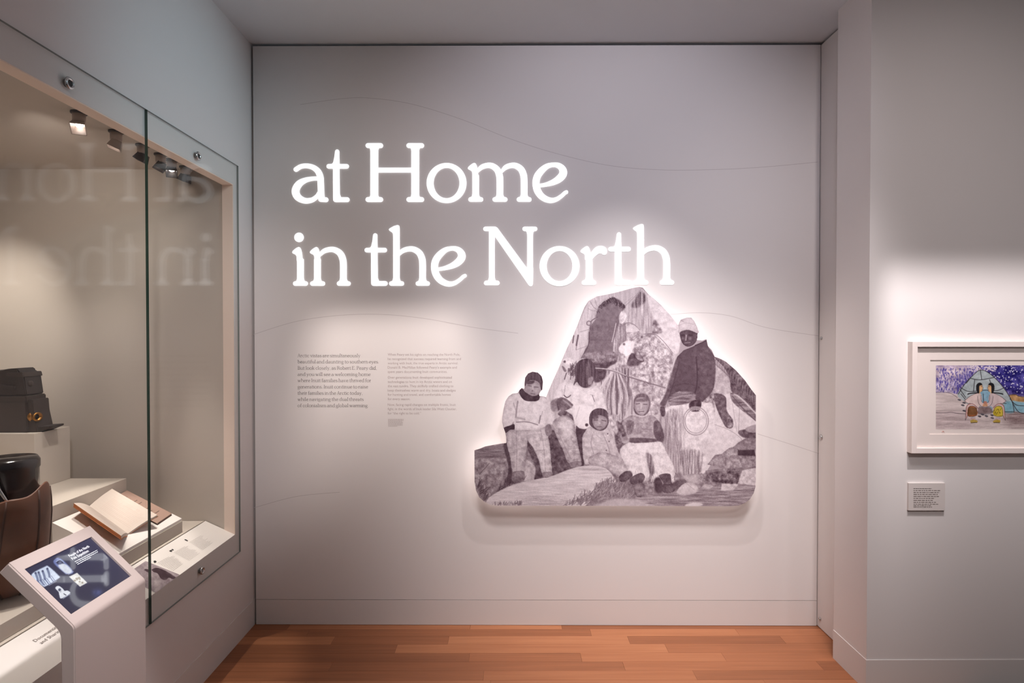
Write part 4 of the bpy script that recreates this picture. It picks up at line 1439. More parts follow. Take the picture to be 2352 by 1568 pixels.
hx([(170, 1200), (230, 1130), (270, 1140), (330, 1130), (240, 1170), (190, 1200)], .24, 90, 26, 60, 40, 3, 7)
f([(85, 1285), (110, 1250), (160, 1210), (250, 1165), (330, 1142), (480, 1110), (560, 1080), (640, 1056), (720, 1052), (785, 1066), (822, 1100), (845, 1150), (770, 1150), (715, 1210), (620, 1290)], .83, 1, n=.035, kind=4)
f([(640, 1062), (720, 1054), (790, 1072), (770, 1085), (660, 1080)], .74, 4, n=.04, kind=4)
f([(300, 1250), (420, 1215), (560, 1230), (540, 1270), (380, 1278)], .76, 6, n=.06, kind=4)
hx([(700, 1205), (765, 1138), (845, 1138), (895, 1168), (952, 1228), (930, 1245), (780, 1245), (640, 1278), (540, 1278), (620, 1240)], .45, 520, 30, 60, 45, 3.2, 11, .75)
hx([(700, 1215), (780, 1150), (880, 1170), (930, 1235), (760, 1245)], .68, 130, 26, 60, 45, 2.2, 12, .75)
f([(740, 1285), (790, 1250), (860, 1235), (960, 1238), (1060, 1236), (1115, 1255), (1135, 1290)], .74, 4, n=.02)
hx([(55, 1180), (80, 1150), (120, 1230), (110, 1262)], .3, 70, 30, 60, 40, 3, 13); hx([(120, 1276), (300, 1262), (320, 1278)], .4, 60, 18, 80, 30, 2.5, 14)
f([(955, 1225), (1180, 1200), (1640, 1150), (1640, 1290), (1130, 1285)], .55, 3, n=.07, kind=4)
f([(1240, 1268), (1290, 1258), (1335, 1268), (1300, 1285), (1240, 1285)], .85, 2, n=.02)
f([(1320, 1095), (1550, 1080), (1560, 1110), (1530, 1160), (1380, 1140), (1320, 1130)], .38, 2, n=.1)
f([(1548, 912), (1640, 885), (1640, 965), (1540, 965), (1510, 950)], .48, 1, n=.06); f([(1535, 855), (1640, 845), (1640, 892), (1560, 892)], .36, 1, n=.07); f([(1575, 840), (1640, 820), (1640, 862), (1590, 862)], .6, 1, n=.03)
f([(1360, 1045), (1400, 992), (1440, 985), (1480, 952), (1512, 945), (1535, 985), (1640, 995), (1640, 1062), (1500, 1078)], .58, 0, n=.07, vol=.16, smooth=False)
ln([(1440, 985), (1455, 1040)], 4, .42, .6); ln([(1530, 990), (1560, 1060)], 4, .45, .6)
f([(1530, 963), (1624, 962), (1630, 996), (1532, 994)], .2, 1, n=.02, smooth=False)
f([(1555, 1078), (1640, 1062), (1640, 1165), (1530, 1152)], .78, 1, n=.05, smooth=False); f([(1440, 1152), (1535, 1155), (1505, 1190), (1435, 1192)], .78, 1, n=.05, smooth=False); f([(1345, 1155), (1390, 1165), (1370, 1182), (1330, 1178)], .72, 1, n=.05)
# --- boy on the left
f([(228, 865), (250, 850), (345, 852), (346, 920), (336, 1010), (330, 1092), (268, 1092), (250, 1005), (232, 935)], .73, n=.05, vol=.14, kind=1); ln([(283, 855), (287, 980), (285, 1085)], 3, .45, .6); ln([(262, 880), (258, 960)], 12, .62, .4)
f([(348, 858), (440, 840), (468, 915), (477, 1000), (482, 1092), (430, 1095), (412, 1025), (378, 950), (350, 910)], .79, n=.05, vol=.14); ln([(420, 850), (440, 960), (448, 1080)], 3, .5, .6); ln([(385, 970), (450, 962)], 3, .5, .6); ln([(350, 880), (430, 870)], 3, .55, .5)
f([(266, 1088), (300, 1080), (327, 1086), (332, 1125), (310, 1142), (275, 1146), (258, 1130)], .5, n=.05, vol=.1); f([(430, 1092), (480, 1085), (488, 1105), (445, 1120)], .58, n=.05, vol=.1)
f([(222, 690), (242, 660), (265, 648), (300, 642), (335, 665), (375, 688), (410, 668), (440, 662), (472, 700), (490, 790), (445, 832), (410, 850), (275, 852), (268, 800), (247, 842), (215, 842), (204, 800), (210, 740)], .88, n=.03, vol=.10, smooth=False)
ln([(292, 690), (285, 740), (282, 775)], 9, .5, .7); ln([(268, 700), (285, 750)], 6, .6, .6); ln([(280, 780), (330, 790)], 10, .62, .6); ln([(284, 806), (350, 806), (405, 822)], 5, .42, .8); ln([(420, 770), (412, 812)], 6, .4, .8); ln([(432, 745), (425, 770)], 4, .6, .6); ln([(285, 815), (400, 830)], 6, .93, .7)
f([(440, 700), (475, 690), (500, 800), (470, 820), (440, 790)], .84, 2, n=.03)
f([(300, 642), (312, 612), (334, 636), (372, 658), (413, 650), (410, 682), (372, 690), (328, 682)], .2, n=.03, vol=.04)
f([(218, 862), (214, 838), (245, 826), (272, 818), (274, 846), (250, 850), (228, 866)], .18, n=.03)
f([(450, 828), (475, 820), (485, 860), (465, 885), (448, 870)], .45, 1, n=.05)
f([(330, 612), (338, 585), (360, 572), (400, 580), (424, 610), (412, 648), (380, 660), (350, 648), (334, 630)], .62, n=.03, vol=.1)
f([(340, 580), (385, 572), (380, 588), (350, 594)], .3, 1); ln([(350, 600), (368, 604)], 4, .3); ln([(385, 608), (408, 610)], 4, .3); ln([(376, 600), (378, 625)], 6, .76, .8); C.dot(375, 630, 5, .45, 1); ln([(366, 645), (388, 648)], 4, .35); C.dot(395, 630, 9, .7, 2)
f([(331, 600), (332, 562), (350, 530), (378, 521), (410, 531), (434, 572), (431, 622), (423, 622), (412, 585), (375, 569), (345, 580), (338, 600)], .3, n=.04, kind=2, vol=.06)
# --- woman
f([(478, 700), (492, 660), (520, 592), (560, 570), (612, 592), (662, 616), (700, 604), (742, 600), (770, 640), (786, 700), (795, 745), (770, 760), (700, 760), (690, 840), (640, 842), (600, 805), (588, 760), (520, 752), (480, 742)], .87, n=.03, vol=.12, smooth=False)
ln([(560, 600), (552, 650)], 5, .6, .6); ln([(540, 620), (545, 660)], 4, .6, .5); ln([(712, 655), (724, 690)], 5, .42, .8); ln([(700, 650), (725, 660)], 3, .6, .6)
f([(480, 690), (515, 672), (535, 690), (528, 740), (495, 748), (478, 730)], .55, 2, n=.05); f([(510, 700), (540, 720), (520, 745)], .25, 2)
f([(510, 690), (530, 668), (560, 672), (590, 695), (605, 715), (575, 735), (535, 742)], .42, 1, n=.05, vol=.08)
for k in range(4):
    ln([(545 + 8 * k, 680 + 5 * k), (575 + 8 * k, 705 + 5 * k), (592 + 3 * k, 725)], 5, .62, .6)
ln([(552, 655), (570, 668), (590, 655)], 6, .35)
f([(518, 762), (545, 738), (600, 770), (605, 815), (570, 790)], .36, 1, n=.08)
f([(598, 720), (640, 705), (700, 712), (722, 716), (716, 790), (694, 838), (645, 842), (612, 806)], .93, 1, n=.02, vol=.1); ln([(640, 720), (618, 790)], 4, .72, .6); C.dot(680, 822, 9, .2, 1)
f([(488, 812), (520, 780), (560, 768), (605, 800), (618, 860), (634, 950), (648, 1032), (580, 1038), (545, 960), (508, 880)], .68, n=.06, vol=.14); ln([(520, 870), (590, 1010)], 4, .5, .6); ln([(560, 960), (635, 950)], 3, .5, .6); f([(530, 800), (590, 800), (600, 880), (560, 900)], .82, 6, n=.03)
f([(584, 1036), (640, 1026), (652, 1048), (600, 1062)], .48, n=.05)
f([(688, 585), (716, 560), (714, 592), (690, 614), (664, 608)], .5, 1, n=.04)
f([(606, 600), (615, 560), (612, 520), (622, 480), (650, 455), (690, 452), (720, 478), (731, 525), (722, 570), (700, 600), (670, 614), (640, 600), (625, 580)], .27, n=.05, kind=2, vol=.05)
ln([(690, 470), (700, 510), (700, 545)], 10, .45, .5); f([(690, 560), (715, 552), (712, 585), (690, 598)], .52, 2, n=.04)
# --- toddler
f([(655, 900), (670, 862), (695, 832), (740, 852), (790, 832), (818, 868), (842, 930), (858, 1000), (800, 1040), (740, 1005), (690, 1046), (663, 1022)], .76, n=.04, vol=.12)
f([(690, 1010), (720, 990), (770, 975), (850, 998), (900, 1030), (938, 1088), (900, 1112), (865, 1122), (790, 1066), (740, 1050), (695, 1040)], .72, n=.05, vol=.16)
ln([(712, 880), (705, 930), (720, 985)], 5, .55, .7); ln([(770, 870), (800, 940), (812, 990)], 4, .5, .6); C.dot(798, 872, 4, .3); C.dot(806, 915, 4, .35); C.dot(790, 965, 4, .35); ln([(735, 880), (760, 900)], 4, .6, .5); ln([(725, 920), (790, 930)], 3, .62, .5)
f([(862, 1112), (900, 1082), (938, 1086), (935, 1112), (895, 1140), (870, 1140)], .33, n=.05, vol=.06)
f([(695, 815), (696, 770), (712, 742), (745, 728), (785, 736), (806, 772), (802, 815), (785, 845), (755, 855), (720, 842)], .26, n=.04, kind=2)
f([(712, 800), (722, 772), (760, 768), (793, 785), (796, 815), (776, 842), (748, 850), (722, 832)], .6, n=.03, vol=.12); ln([(722, 796), (742, 794)], 5, .3); ln([(766, 796), (788, 800)], 5, .3); C.dot(752, 812, 6, .74, 1); ln([(740, 832), (762, 832)], 4, .36); f([(712, 770), (740, 762), (745, 785), (720, 790)], .3, 2)
f([(800, 760), (840, 800), (858, 850), (840, 870), (812, 820)], .7, 2, n=.08); ln([(845, 800), (858, 850)], 5, .4, .6)
# --- older child
f([(868, 985), (890, 935), (960, 912), (1090, 912), (1130, 980), (1168, 1050), (1172, 1112), (1110, 1100), (1060, 1112), (1042, 1062), (1018, 990), (1032, 1080), (1022, 1122), (935, 1092)], .87, 1, n=.04, kind=1, vol=.08)
hx([(880, 950), (1090, 920), (1168, 1060), (1160, 1110), (1040, 1110), (930, 1090)], .86, 260, 20, -70, 40, 2.5, 15, .5)
hx([(1045, 1090), (1172, 1090), (1170, 1135), (1050, 1130)], .9, 120, 26, -85, 25, 3, 16, .8); hx([(930, 1070), (1030, 1080), (1020, 1130), (940, 1110)], .88, 80, 24, -85, 25, 3, 17, .8)
f([(1012, 985), (1045, 995), (1062, 1085), (1038, 1095)], .5, 2, n=.1, kind=2)
f([(1088, 1105), (1148, 1098), (1158, 1148), (1180, 1175), (1165, 1200), (1120, 1205), (1098, 1180), (1112, 1150)], .32, n=.05, vol=.06); ln([(1110, 1150), (1150, 1150)], 3, .55, .6); f([(1060, 1130), (1095, 1120), (1110, 1190), (1070, 1200)], .24, 3)
f([(930, 1118), (985, 1092), (1008, 1118), (975, 1160), (925, 1150)], .34, n=.05, vol=.06); f([(945, 1165), (1000, 1152), (1004, 1218), (962, 1226)], .48, n=.05, vol=.1)
f([(880, 812), (900, 785), (935, 768), (990, 780), (1045, 768), (1085, 800), (1112, 862), (1110, 912), (1060, 916), (930, 922), (900, 885)], .62, n=.05, vol=.1)
f([(1062, 800), (1090, 805), (1114, 872), (1110, 916), (1072, 905), (1055, 852)], .34, 1, n=.05); f([(905, 800), (948, 808), (932, 868), (908, 872)], .42, 2, n=.06); f([(925, 895), (1060, 900), (1060, 918), (930, 922)], .32, 1, n=.04); ln([(990, 845), (1050, 850)], 4, .4, .6); f([(870, 880), (915, 880), (918, 915), (885, 925)], .6, 1, n=.06)
f([(850, 800), (885, 830), (900, 880), (870, 880)], .38, 2, n=.08)
f([(942, 715), (945, 680), (960, 655), (988, 643), (1020, 652), (1040, 690), (1032, 740), (1003, 770), (960, 762), (945, 740)], .34, n=.04, kind=2); ln([(945, 720), (947, 675), (985, 644), (1025, 658), (1039, 700), (1030, 740)], 4, .6, .6)
f([(950, 705), (962, 672), (1005, 668), (1029, 692), (1024, 735), (995, 768), (965, 755), (951, 730)], .64, n=.03, vol=.12); ln([(958, 704), (978, 702)], 5, .32); ln([(1000, 706), (1020, 706)], 5, .32); ln([(988, 705), (986, 728)], 6, .78, .8); ln([(974, 748), (1002, 746)], 5, .36); f([(958, 680), (1010, 672), (1020, 688), (965, 692)], .38, 2)
# --- man standing
f([(1112, 730), (1160, 712), (1240, 705), (1290, 690), (1385, 700), (1402, 760), (1372, 870), (1348, 965), (1330, 1090), (1300, 1104), (1240, 1104), (1208, 1080), (1190, 965), (1150, 885), (1125, 800)], .85, n=.04, vol=.06, smooth=False)
f([(1125, 760), (1185, 735), (1205, 850), (1205, 1000), (1170, 960), (1140, 860)], .62, 4, n=.07, kind=2); f([(1195, 740), (1225, 740), (1235, 860), (1215, 980), (1200, 900)], .7, 4, n=.07, kind=2); ln([(1198, 760), (1210, 900), (1200, 1000)], 4, .5, .6)
hx([(1120, 730), (1380, 705), (1340, 960), (1200, 1000)], .84, 220, 26, -85, 20, 2.5, 21, .45)
f([(1195, 980), (1260, 960), (1335, 985), (1312, 1104), (1220, 1108)], .62, 4, n=.1, kind=2); f([(1335, 1000), (1352, 1010), (1350, 1080), (1328, 1092)], .88, 2, n=.03)
f([(1150, 1160), (1200, 1130), (1240, 1130), (1225, 1175), (1180, 1185)], .32, 3, n=.05)
f([(1222, 1105), (1312, 1100), (1312, 1160), (1260, 1150), (1235, 1130)], .68, n=.04, vol=.12); f([(1188, 1192), (1232, 1150), (1290, 1155), (1308, 1195), (1250, 1214), (1200, 1212)], .8, n=.03, vol=.1); ln([(1240, 1150), (1290, 1190)], 3, .6, .6)
f([(1092, 705), (1122, 655), (1142, 600), (1172, 510), (1188, 440), (1225, 402), (1280, 380), (1355, 342), (1366, 388), (1396, 432), (1402, 520), (1396, 612), (1372, 652), (1332, 692), (1282, 672), (1272, 640), (1200, 632), (1142, 672), (1112, 716)], .27, n=.015, kind=1, vol=.05, smooth=False)
f([(1290, 420), (1340, 400), (1390, 450), (1385, 600), (1320, 650), (1300, 560)], .33, 8, n=.03, alpha=.7); f([(1300, 400), (1360, 385), (1400, 450), (1404, 540), (1392, 620), (1360, 665), (1310, 690), (1292, 660), (1310, 600), (1300, 500)], .31, 2, n=.03, vol=.06); ln([(1296, 440), (1302, 520), (1300, 600), (1285, 655)], 8, .17, .8); f([(1180, 460), (1195, 470), (1150, 640), (1122, 712), (1094, 704), (1125, 640)], .30, 2, n=.03); ln([(1200, 470), (1165, 600), (1140, 670)], 6, .19, .7); ln([(1215, 470), (1240, 480)], 8, .36, .5); ln([(1150, 610), (1230, 590), (1290, 600)], 6, .2, .6); ln([(1290, 375), (1360, 345)], 5, .18)
f([(1138, 692), (1150, 658), (1210, 632), (1280, 638), (1292, 672), (1240, 702), (1160, 712)], .46, 1, n=.08, kind=4, vol=.08); ln([(1150, 680), (1210, 660), (1270, 655)], 5, .68, .6); ln([(1155, 700), (1240, 690)], 4, .3, .6)
f([(1256, 705), (1285, 682), (1325, 690), (1318, 735), (1300, 748), (1265, 742)], .2, 1, n=.04); [ln([(1272 + 14 * k, 720), (1270 + 14 * k, 744)], 6, .38, .7) for k in range(4)]
f([(1094, 722), (1118, 722), (1122, 765), (1106, 775), (1095, 755)], .28, 1, n=.05)
for k, (r, t) in enumerate(((70, .42), (66, .88), (61, .5), (57, .82), (73, .7))):
    ln([(1294 + r * math.cos(a * math.pi / 14), 800 + (r + 8) * math.sin(a * math.pi / 14)) for a in range(-10, 23)], 3.2, t, .85)
f([(1202, 300), (1215, 286), (1262, 285), (1302, 300), (1300, 342), (1282, 370), (1246, 382), (1216, 358)], .25, n=.03, vol=.04); ln([(1240, 318), (1238, 345)], 7, .62, .85); C.dot(1262, 335, 9, .42, 2); C.dot(1222, 335, 6, .4, 2); ln([(1215, 316), (1230, 316)], 4, .1); ln([(1252, 316), (1275, 318)], 4, .1); ln([(1230, 362), (1262, 358)], 4, .5); ln([(1300, 315), (1304, 330)], 6, .4)
f([(1196, 306), (1202, 250), (1212, 230), (1240, 218), (1270, 217), (1290, 245), (1313, 300), (1302, 306), (1255, 288), (1215, 294)], .8, n=.025, vol=.1); ln([(1200, 262), (1240, 248), (1296, 262)], 3, .66, .7); ln([(1208, 232), (1225, 240)], 4, .5, .6)
C.a = np.clip(C.a + (C.n3[..., None] * .012), 0, 1)
DK, LT = np.array([60, 40, 50]) / 255., np.array([236, 226, 229]) / 255.
def tone_col(uv):
    t = np.clip(C.sample(uv), 0, 1)
    return DK + (LT - DK) * ((t - .12) / .82).clip(0, 1)
M['photo'] = color_attr_mat('sepia_print', 0.55, spec=0.25)
us = np.arange(44, 1640, 2.3); vs_ = np.arange(42, 1284, 2.3)
grid_print('photo_print', us, vs_, lambda uv: hits(m2p(uv), wb_p(PAN), WB_N), tone_col, M['photo'], panel, [tuple(p) for p in cut_px])

# LED strip and stand-off frame behind the panel
def inset(poly, d):
    P = [Vector(p) for p in poly]; n = len(P); out = []
    A = sum(P[i].x * P[(i + 1) % n].y - P[(i + 1) % n].x * P[i].y for i in range(n))
    s = 1 if A > 0 else -1
    for i in range(n):
        a, b, c = P[i - 1], P[i], P[(i + 1) % n]
        n1 = Vector((-(b - a).y, (b - a).x)).normalized() * s; n2 = Vector((-(c - b).y, (c - b).x)).normalized() * s
        m_ = n1 + n2
        out.append(b + (m_.normalized() if m_.length > .1 else n1) * d)
    return out
hull = [(48, 968), (140, 946), (244, 940), (242, 870), (216, 800), (236, 700), (300, 656), (348, 645), (348, 560), (390, 545), (418, 590), (410, 668), (458, 700), (548, 470), (690, 125), (800, 88), (975, 48), (1060, 114), (1197, 258), (1270, 222), (1310, 300), (1360, 345), (1400, 440), (1470, 470), (1570, 570), (1632, 660), (1632, 1150), (1600, 1238), (1520, 1276), (160, 1274), (75, 1228), (48, 1120)]
i1, i2 = inset(hull, 13), inset(hull, 23)
w1 = hits(m2p([tuple(p) for p in i1]), wb_p(PAN - 0.012), WB_N)
w2 = hits(m2p([tuple(p) for p in i2]), wb_p(PAN - 0.012), WB_N)
bm = bmesh.new()
n = len(w1); T_ = -WB_N * 0.006
v = [[bm.verts.new(Vector(p)) for p in w1], [bm.verts.new(Vector(p)) for p in w2], [bm.verts.new(Vector(p) + T_) for p in w2], [bm.verts.new(Vector(p) + T_) for p in w1]]
for i in range(n):
    j = (i + 1) % n
    for a in range(4):
        b = (a + 1) % 4
        bm.faces.new((v[a][i], v[a][j], v[b][j], v[b][i]))
bmobj('led_strip', bm, M['led'], panel)
for (u, w_) in ((300, 1180), (1000, 300), (1400, 1180), (420, 800)):
    p = Vector(hits(m2p([(u, w_)]), wb_p(0.0), WB_N)[0])
    bm = bmesh.new(); lathe(bm, [(.012, 0), (.012, PAN - 0.0095)], p, WB_N, 16); bmobj('standoff', bm, M['chrome'], panel)

# ================================================================== KIOSK SCREEN
Z4 = 6.532
K = Canvas(200, 230, 1880, 1470, 2.8, 3, (.19, .20, .38))
kf, kl = K.fill, K.line
K.a *= .70
K.a += np.linspace(.05, -.05, K.h)[:, None, None] * np.array([.5, .6, 1]) + np.linspace(.0, .06, K.w)[None, :, None] * np.array([.9, .8, .5])
kf([(360, 830), (560, 705), (620, 700), (775, 840), (770, 880), (590, 990), (520, 985)], (.84, .88, .96), 2, n=.02)
for (u, v0_) in ((425, 800), (470, 790), (530, 770), (600, 735)):
    kl([(u, v0_), (u + 25, v0_ + 70), (u + 35, v0_ + 120)], 34, (.38, .42, .56), .8); K.dot(u, v0_, 16, (.30, .32, .45), 1)
    kl([(u + 30, v0_ + 110), (u + 90, v0_ + 190)], 16, (.35, .39, .55), .8); kl([(u + 60, v0_ + 105), (u + 115, v0_ + 180)], 12, (.35, .39, .55), .7)
kf([(690, 640), (790, 575), (990, 780), (890, 815), (850, 790)], (.45, .50, .72), 2, n=.03); kf([(730, 640), (790, 600), (850, 650), (800, 690)], (.18, .19, .32), 2); kf([(760, 690), (860, 660), (975, 770), (890, 810)], (.88, .90, .95), 3, n=.02); K.dot(790, 645, 26, (.40, .42, .55), 1)
kl([(730, 630), (790, 600), (850, 640)], 14, (.7, .76, .9), .8)
kf([(925, 855), (1045, 795), (1200, 945), (1090, 1005)], (.93, .92, .90), 1, n=.02, smooth=False)
for i in range(9):
    K.dot(1020 + 38 * math.cos(i * 2.3) + i * 9, 880 + 28 * math.sin(i * 1.7) + i * 5, 14, (.62, .57, .5), 1)
kf([(722, 1030), (735, 1000), (775, 992), (830, 1030), (860, 1065), (905, 1060), (942, 1105), (810, 1182), (780, 1130), (770, 1085)], (.92, .93, .96), 1, n=.02); K.dot(785, 1050, 22, (.3, .32, .42), 1); K.dot(800, 1075, 14, (.75, .76, .8), 1); kl([(850, 1110), (880, 1130)], 14, (.3, .32, .4))
for a, b in (((625, 985), (740, 918)), ((835, 1185), (945, 1115)), ((915, 822), (995, 772))):
    kl([a, b], 5, (.75, .78, .88))
kf([(1280, 1080), (1380, 1040), (1420, 1100), (1330, 1150)], (.27, .31, .50), 12)
M['screen'] = color_attr_mat('lit_screen', 0.03, emission=0.9, spec=0.5, ior=2.0)
def scr_place(uv):
    return np.array(KP - KN * (DEP - 0.0006))[None] + uv[:, :1] * np.array(KU)[None] + uv[:, 1:] * np.array(KV)[None]
def scr_col(uv):
    px = project(np.array(KP)[None] + uv[:, :1] * np.array(KU)[None] + uv[:, 1:] * np.array(KV)[None])
    return np.clip(K.sample(np.stack([(px[:, 0] - 20) * Z4, (px[:, 1] - 1190) * Z4], 1)), 0, 1)
scr = grid_print('screen', np.linspace(U0, U1, 260), np.linspace(V0, V1, 200), scr_place, scr_col, M['screen'], kiosk)
M['scr_text'] = emit('screen_text', (236, 240, 250), 0.9)
W_, H_ = U1 - U0, V1 - V0
def scr_text(lines, m):
    geo = [[], []]
    for t, x0, x1, y, cap in lines:
        sans_line(t, x0, x1, y, cap, geo)
    P = np.array(geo[0])
    return mesh('screen_text', np.array(KP - KN * (DEP - 0.0012))[None] + P[:, :1] * np.array(KU)[None] + P[:, 1:] * np.array(KV)[None], geo[1], m, scr)
def scr_uv(u, v):
    p = Vector(hits([(20 + u / Z4, 1190 + v / Z4)], KP, KN)[0]) - KP
    return p.dot(KU), p.dot(KV)
a, b = scr_uv(938, 565), scr_uv(1232, 412); c, d = scr_uv(1010, 605), scr_uv(1222, 492)
a2 = (a[0], (a[1] + b[1]) / 2)
e0, e1 = scr_uv(1085, 655), scr_uv(1375, 505); g0, g1 = scr_uv(1150, 660), scr_uv(1388, 535); h0, h1 = scr_uv(1230, 665), scr_uv(1402, 568)
lsp = .0115
scr_text([('People of the North', a[0], b[0], a2[1], .0088), ('Pole Expedition', a[0], b[0] - (b[0] - a[0]) * .18, a2[1] + lsp, .0088)], M['scr_text'])
geo = [[], []]
rg = random.Random(8)
ty = a2[1] + lsp + .0085
for k in range(3):
    dashes(a[0], b[0] + .012, ty + k * .0052, .0016, geo, rg, (1, .97, .6)[k])
P = np.array(geo[0])
mesh('screen_text', np.array(KP - KN * (DEP - 0.0012))[None] + P[:, :1] * np.array(KU)[None] + P[:, 1:] * np.array(KV)[None], geo[1], M['scr_text'], scr)

# ================================================================== LABEL RAIL: print and photograph
Z8 = 5.2267
def rail_pt(pxs, upz=0.0):
    return hits(pxs, RAIL_P + rail_n * upz, rail_n)
def rpx(u, v): return (280 + u / Z8, 1160 + v / Z8)
def rail_block(c00, c10, c11, c01, n, seed, m, ragged=.25):
    a, b, c, d = [Vector(p) for p in rail_pt([rpx(*q) for q in (c00, c10, c11, c01)], 0.0006)]
    return print_lines('rail_text', lambda u, v: a.lerp(b, u).lerp(d.lerp(c, u), v), n, m, rail, 0, 1, 0, 1, ragged, .16, seed)
rail_block((805, 440), (955, 355), (1110, 440), (970, 540), 11, 21, M['ink_mid'])
rail_block((618, 565), (790, 468), (955, 565), (810, 668), 13, 22, M['ink_mid'])
rail_block((420, 690), (600, 590), (770, 680), (620, 790), 11, 23, M['ink_mid'])
def rail_poly(pts, m):
    return mesh('rail_icon', rail_pt([rpx(*q) for q in pts], 0.0007), [tuple(range(len(pts)))], m, rail)
rail_poly([(748, 408), (765, 407), (795, 423), (788, 433), (760, 420)], M['black'])
rail_poly([(568, 545), (590, 535), (604, 543), (600, 556), (575, 556)], M['black']); rail_poly([(592, 530), (608, 523), (624, 535), (612, 543)], M['black'])
rail_poly([(378, 668), (400, 662), (418, 676), (402, 690), (385, 686)], M['black'])
Rc = Canvas(100, 640, 720, 1080, 2.5, 1, .60)
Rc.fill([(100, 640), (720, 640), (720, 1080), (100, 1080)], .56, 0, n=.05, smooth=False)
Rc.fill([(360, 770), (420, 750), (500, 775), (600, 830), (650, 870), (610, 885), (560, 870), (530, 900), (470, 880), (430, 820), (380, 800)], .02, 0, n=.04)
Rc.fill([(270, 775), (300, 765), (345, 790), (320, 808)], .05, 1); Rc.fill([(500, 890), (600, 880), (560, 910)], .45, 4, n=.1); Rc.fill([(340, 920), (450, 900), (480, 1000), (400, 1030)], .7, 10, n=.05); Rc.fill([(540, 780), (660, 830), (640, 860)], .75, 6, n=.05)
M['railphoto'] = color_attr_mat('rail_photo_print', 0.6, spec=0.2)
ra, rb, rc_, rd = [Vector(p) for p in rail_pt([rpx(285, 668), rpx(692, 832), rpx(408, 1050), rpx(20, 850)], 0.0007)]
def rp_place(uv):
    return np.array([ra.lerp(rb, u).lerp(rd.lerp(rc_, u), v) for u, v in uv])
def rp_col(uv):
    px = project(rp_place(uv))
    t = Rc.sample(np.stack([(px[:, 0] - 280) * Z8, (px[:, 1] - 1160) * Z8], 1))
    return DK + (LT - DK) * np.clip(t, 0, 1)
grid_print('rail_photo', np.linspace(0, 1, 110), np.linspace(0, 1, 110), rp_place, rp_col, M['railphoto'], rail)
# heading on the nearer part of the rail
def rail_heading(lines):
    geo = [[], []]
    for t, q0, q1, ht in lines:
        A_ = Vector(rail_pt([q0], .0007)[0]); B2_ = Vector(rail_pt([q1], .0007)[0])
        vs, fs = sans_geo(t)
        xs = [p[0] for p in vs]; x0_, x1_ = min(xs), max(xs)
        ax = (B2_ - A_) / (x1_ - x0_); ay = -(rail_a - rail_b).normalized(); ay.y = 0
        k = len(geo[0])
        geo[0].extend([tuple(A_ + ax * (x - x0_) + ay * (y * ht)) for x, y in vs])
        geo[1].extend([tuple(i + k for i in f_) for f_ in fs])
    mesh('rail_heading', geo[0], geo[1], M['ink_mid'], rail)
def k6(u, v): return (u / 5.85, 1300 + v / 5.85)
hy = Vector(rail_pt([k6(470, 1012)], 0)[0]); 
a6 = Vector(rail_pt([k6(480, 1015)], 0)[0]); b6 = a6 + Vector((0, .098, 0)); c6 = Vector(rail_pt([k6(560, 1045)], 0)[0]); d6 = c6 + Vector((0, .085, 0))
pa, pb, pc2, pd = project([a6, b6, c6, d6])
rail_heading([('Documenting', tuple(pa), tuple(pb), .017), ('and Sharing', tuple(pc2), tuple(pd), .017)])

# ================================================================== FRAMED PRINT on the right wall
Z5b = 3.6454
def q5(u, v): return (2070 + u / Z5b, 770 + v / Z5b)
FD = 0.030
yF = YR - FD
def fp(u, v, y): return hit(*q5(u, v), (0, y, 0), (0, -1, 0))
tl = fp(95, 52, yF); br = fp(95, 988, yF)
fx0, fz1, fz0 = tl.x, tl.z, br.z
fx1 = fx0 + 0.70
fb = 0.0225
frame = thing('framed_print', 'white framed colour print of two people before a dome tent on the right wall', 'framed print', ((fx0 + fx1) / 2, YR, (fz0 + fz1) / 2))
M['frame'] = mat('white_frame', (236, 224, 219), 0.45, spec=0.3)
M['mat_board'] = mat('mat_board', (240, 228, 222), 0.8, spec=0.1)
for (x0, x1, z0, z1) in ((fx0, fx0 + fb, fz0, fz1), (fx1 - fb, fx1, fz0, fz1), (fx0 + fb, fx1 - fb, fz1 - fb, fz1), (fx0 + fb, fx1 - fb, fz0, fz0 + fb)):
    box('frame_bar', x0, x1, yF, YR - 0.0005, z0, z1, M['frame'], frame, 0.0008)
yM = yF + 0.013
w0, w1_ = fp(243, 206, yM), fp(243, 828, yM)
mx0, mz1, mz0 = w0.x, w0.z, w1_.z
mx1 = fx1 - (mx0 - fx0)
bm = bmesh.new()
for (x0, x1, z0, z1) in ((fx0 + fb, mx0, fz0 + fb, fz1 - fb), (mx1, fx1 - fb, fz0 + fb, fz1 - fb), (mx0, mx1, mz1, fz1 - fb), (mx0, mx1, fz0 + fb, mz0)):
    add_box(bm, x0, x1, yM, yM + 0.003, z0, z1)
bmobj('window_mat', bm, M['mat_board'], frame)
box('sheet', fx0 + fb, fx1 - fb, yM + 0.0032, yM + 0.006, fz0 + fb, fz1 - fb, M['mat_board'], frame)
Pc = Canvas(270, 235, 1560, 800, 2.6, 3, (.86, .82, .82))
pf_, pl_, ph_ = Pc.fill, Pc.line, Pc.hatch
UX = 1500
pf_([(288, 250), (UX, 250), (UX, 520), (900, 520), (288, 480)], (.40, .35, .62), 0, n=.10, kind=1, smooth=False)
pf_([(288, 250), (600, 250), (520, 330), (420, 400), (288, 360)], (.88, .80, .82), 14, n=.05)
pf_([(288, 400), (420, 420), (500, 470), (288, 485)], (.80, .74, .80), 10, n=.06)
pf_([(760, 250), (UX, 250), (UX, 440), (900, 460), (800, 340)], (.22, .19, .52), 14, n=.08, kind=1)
g_ = random.Random(3)
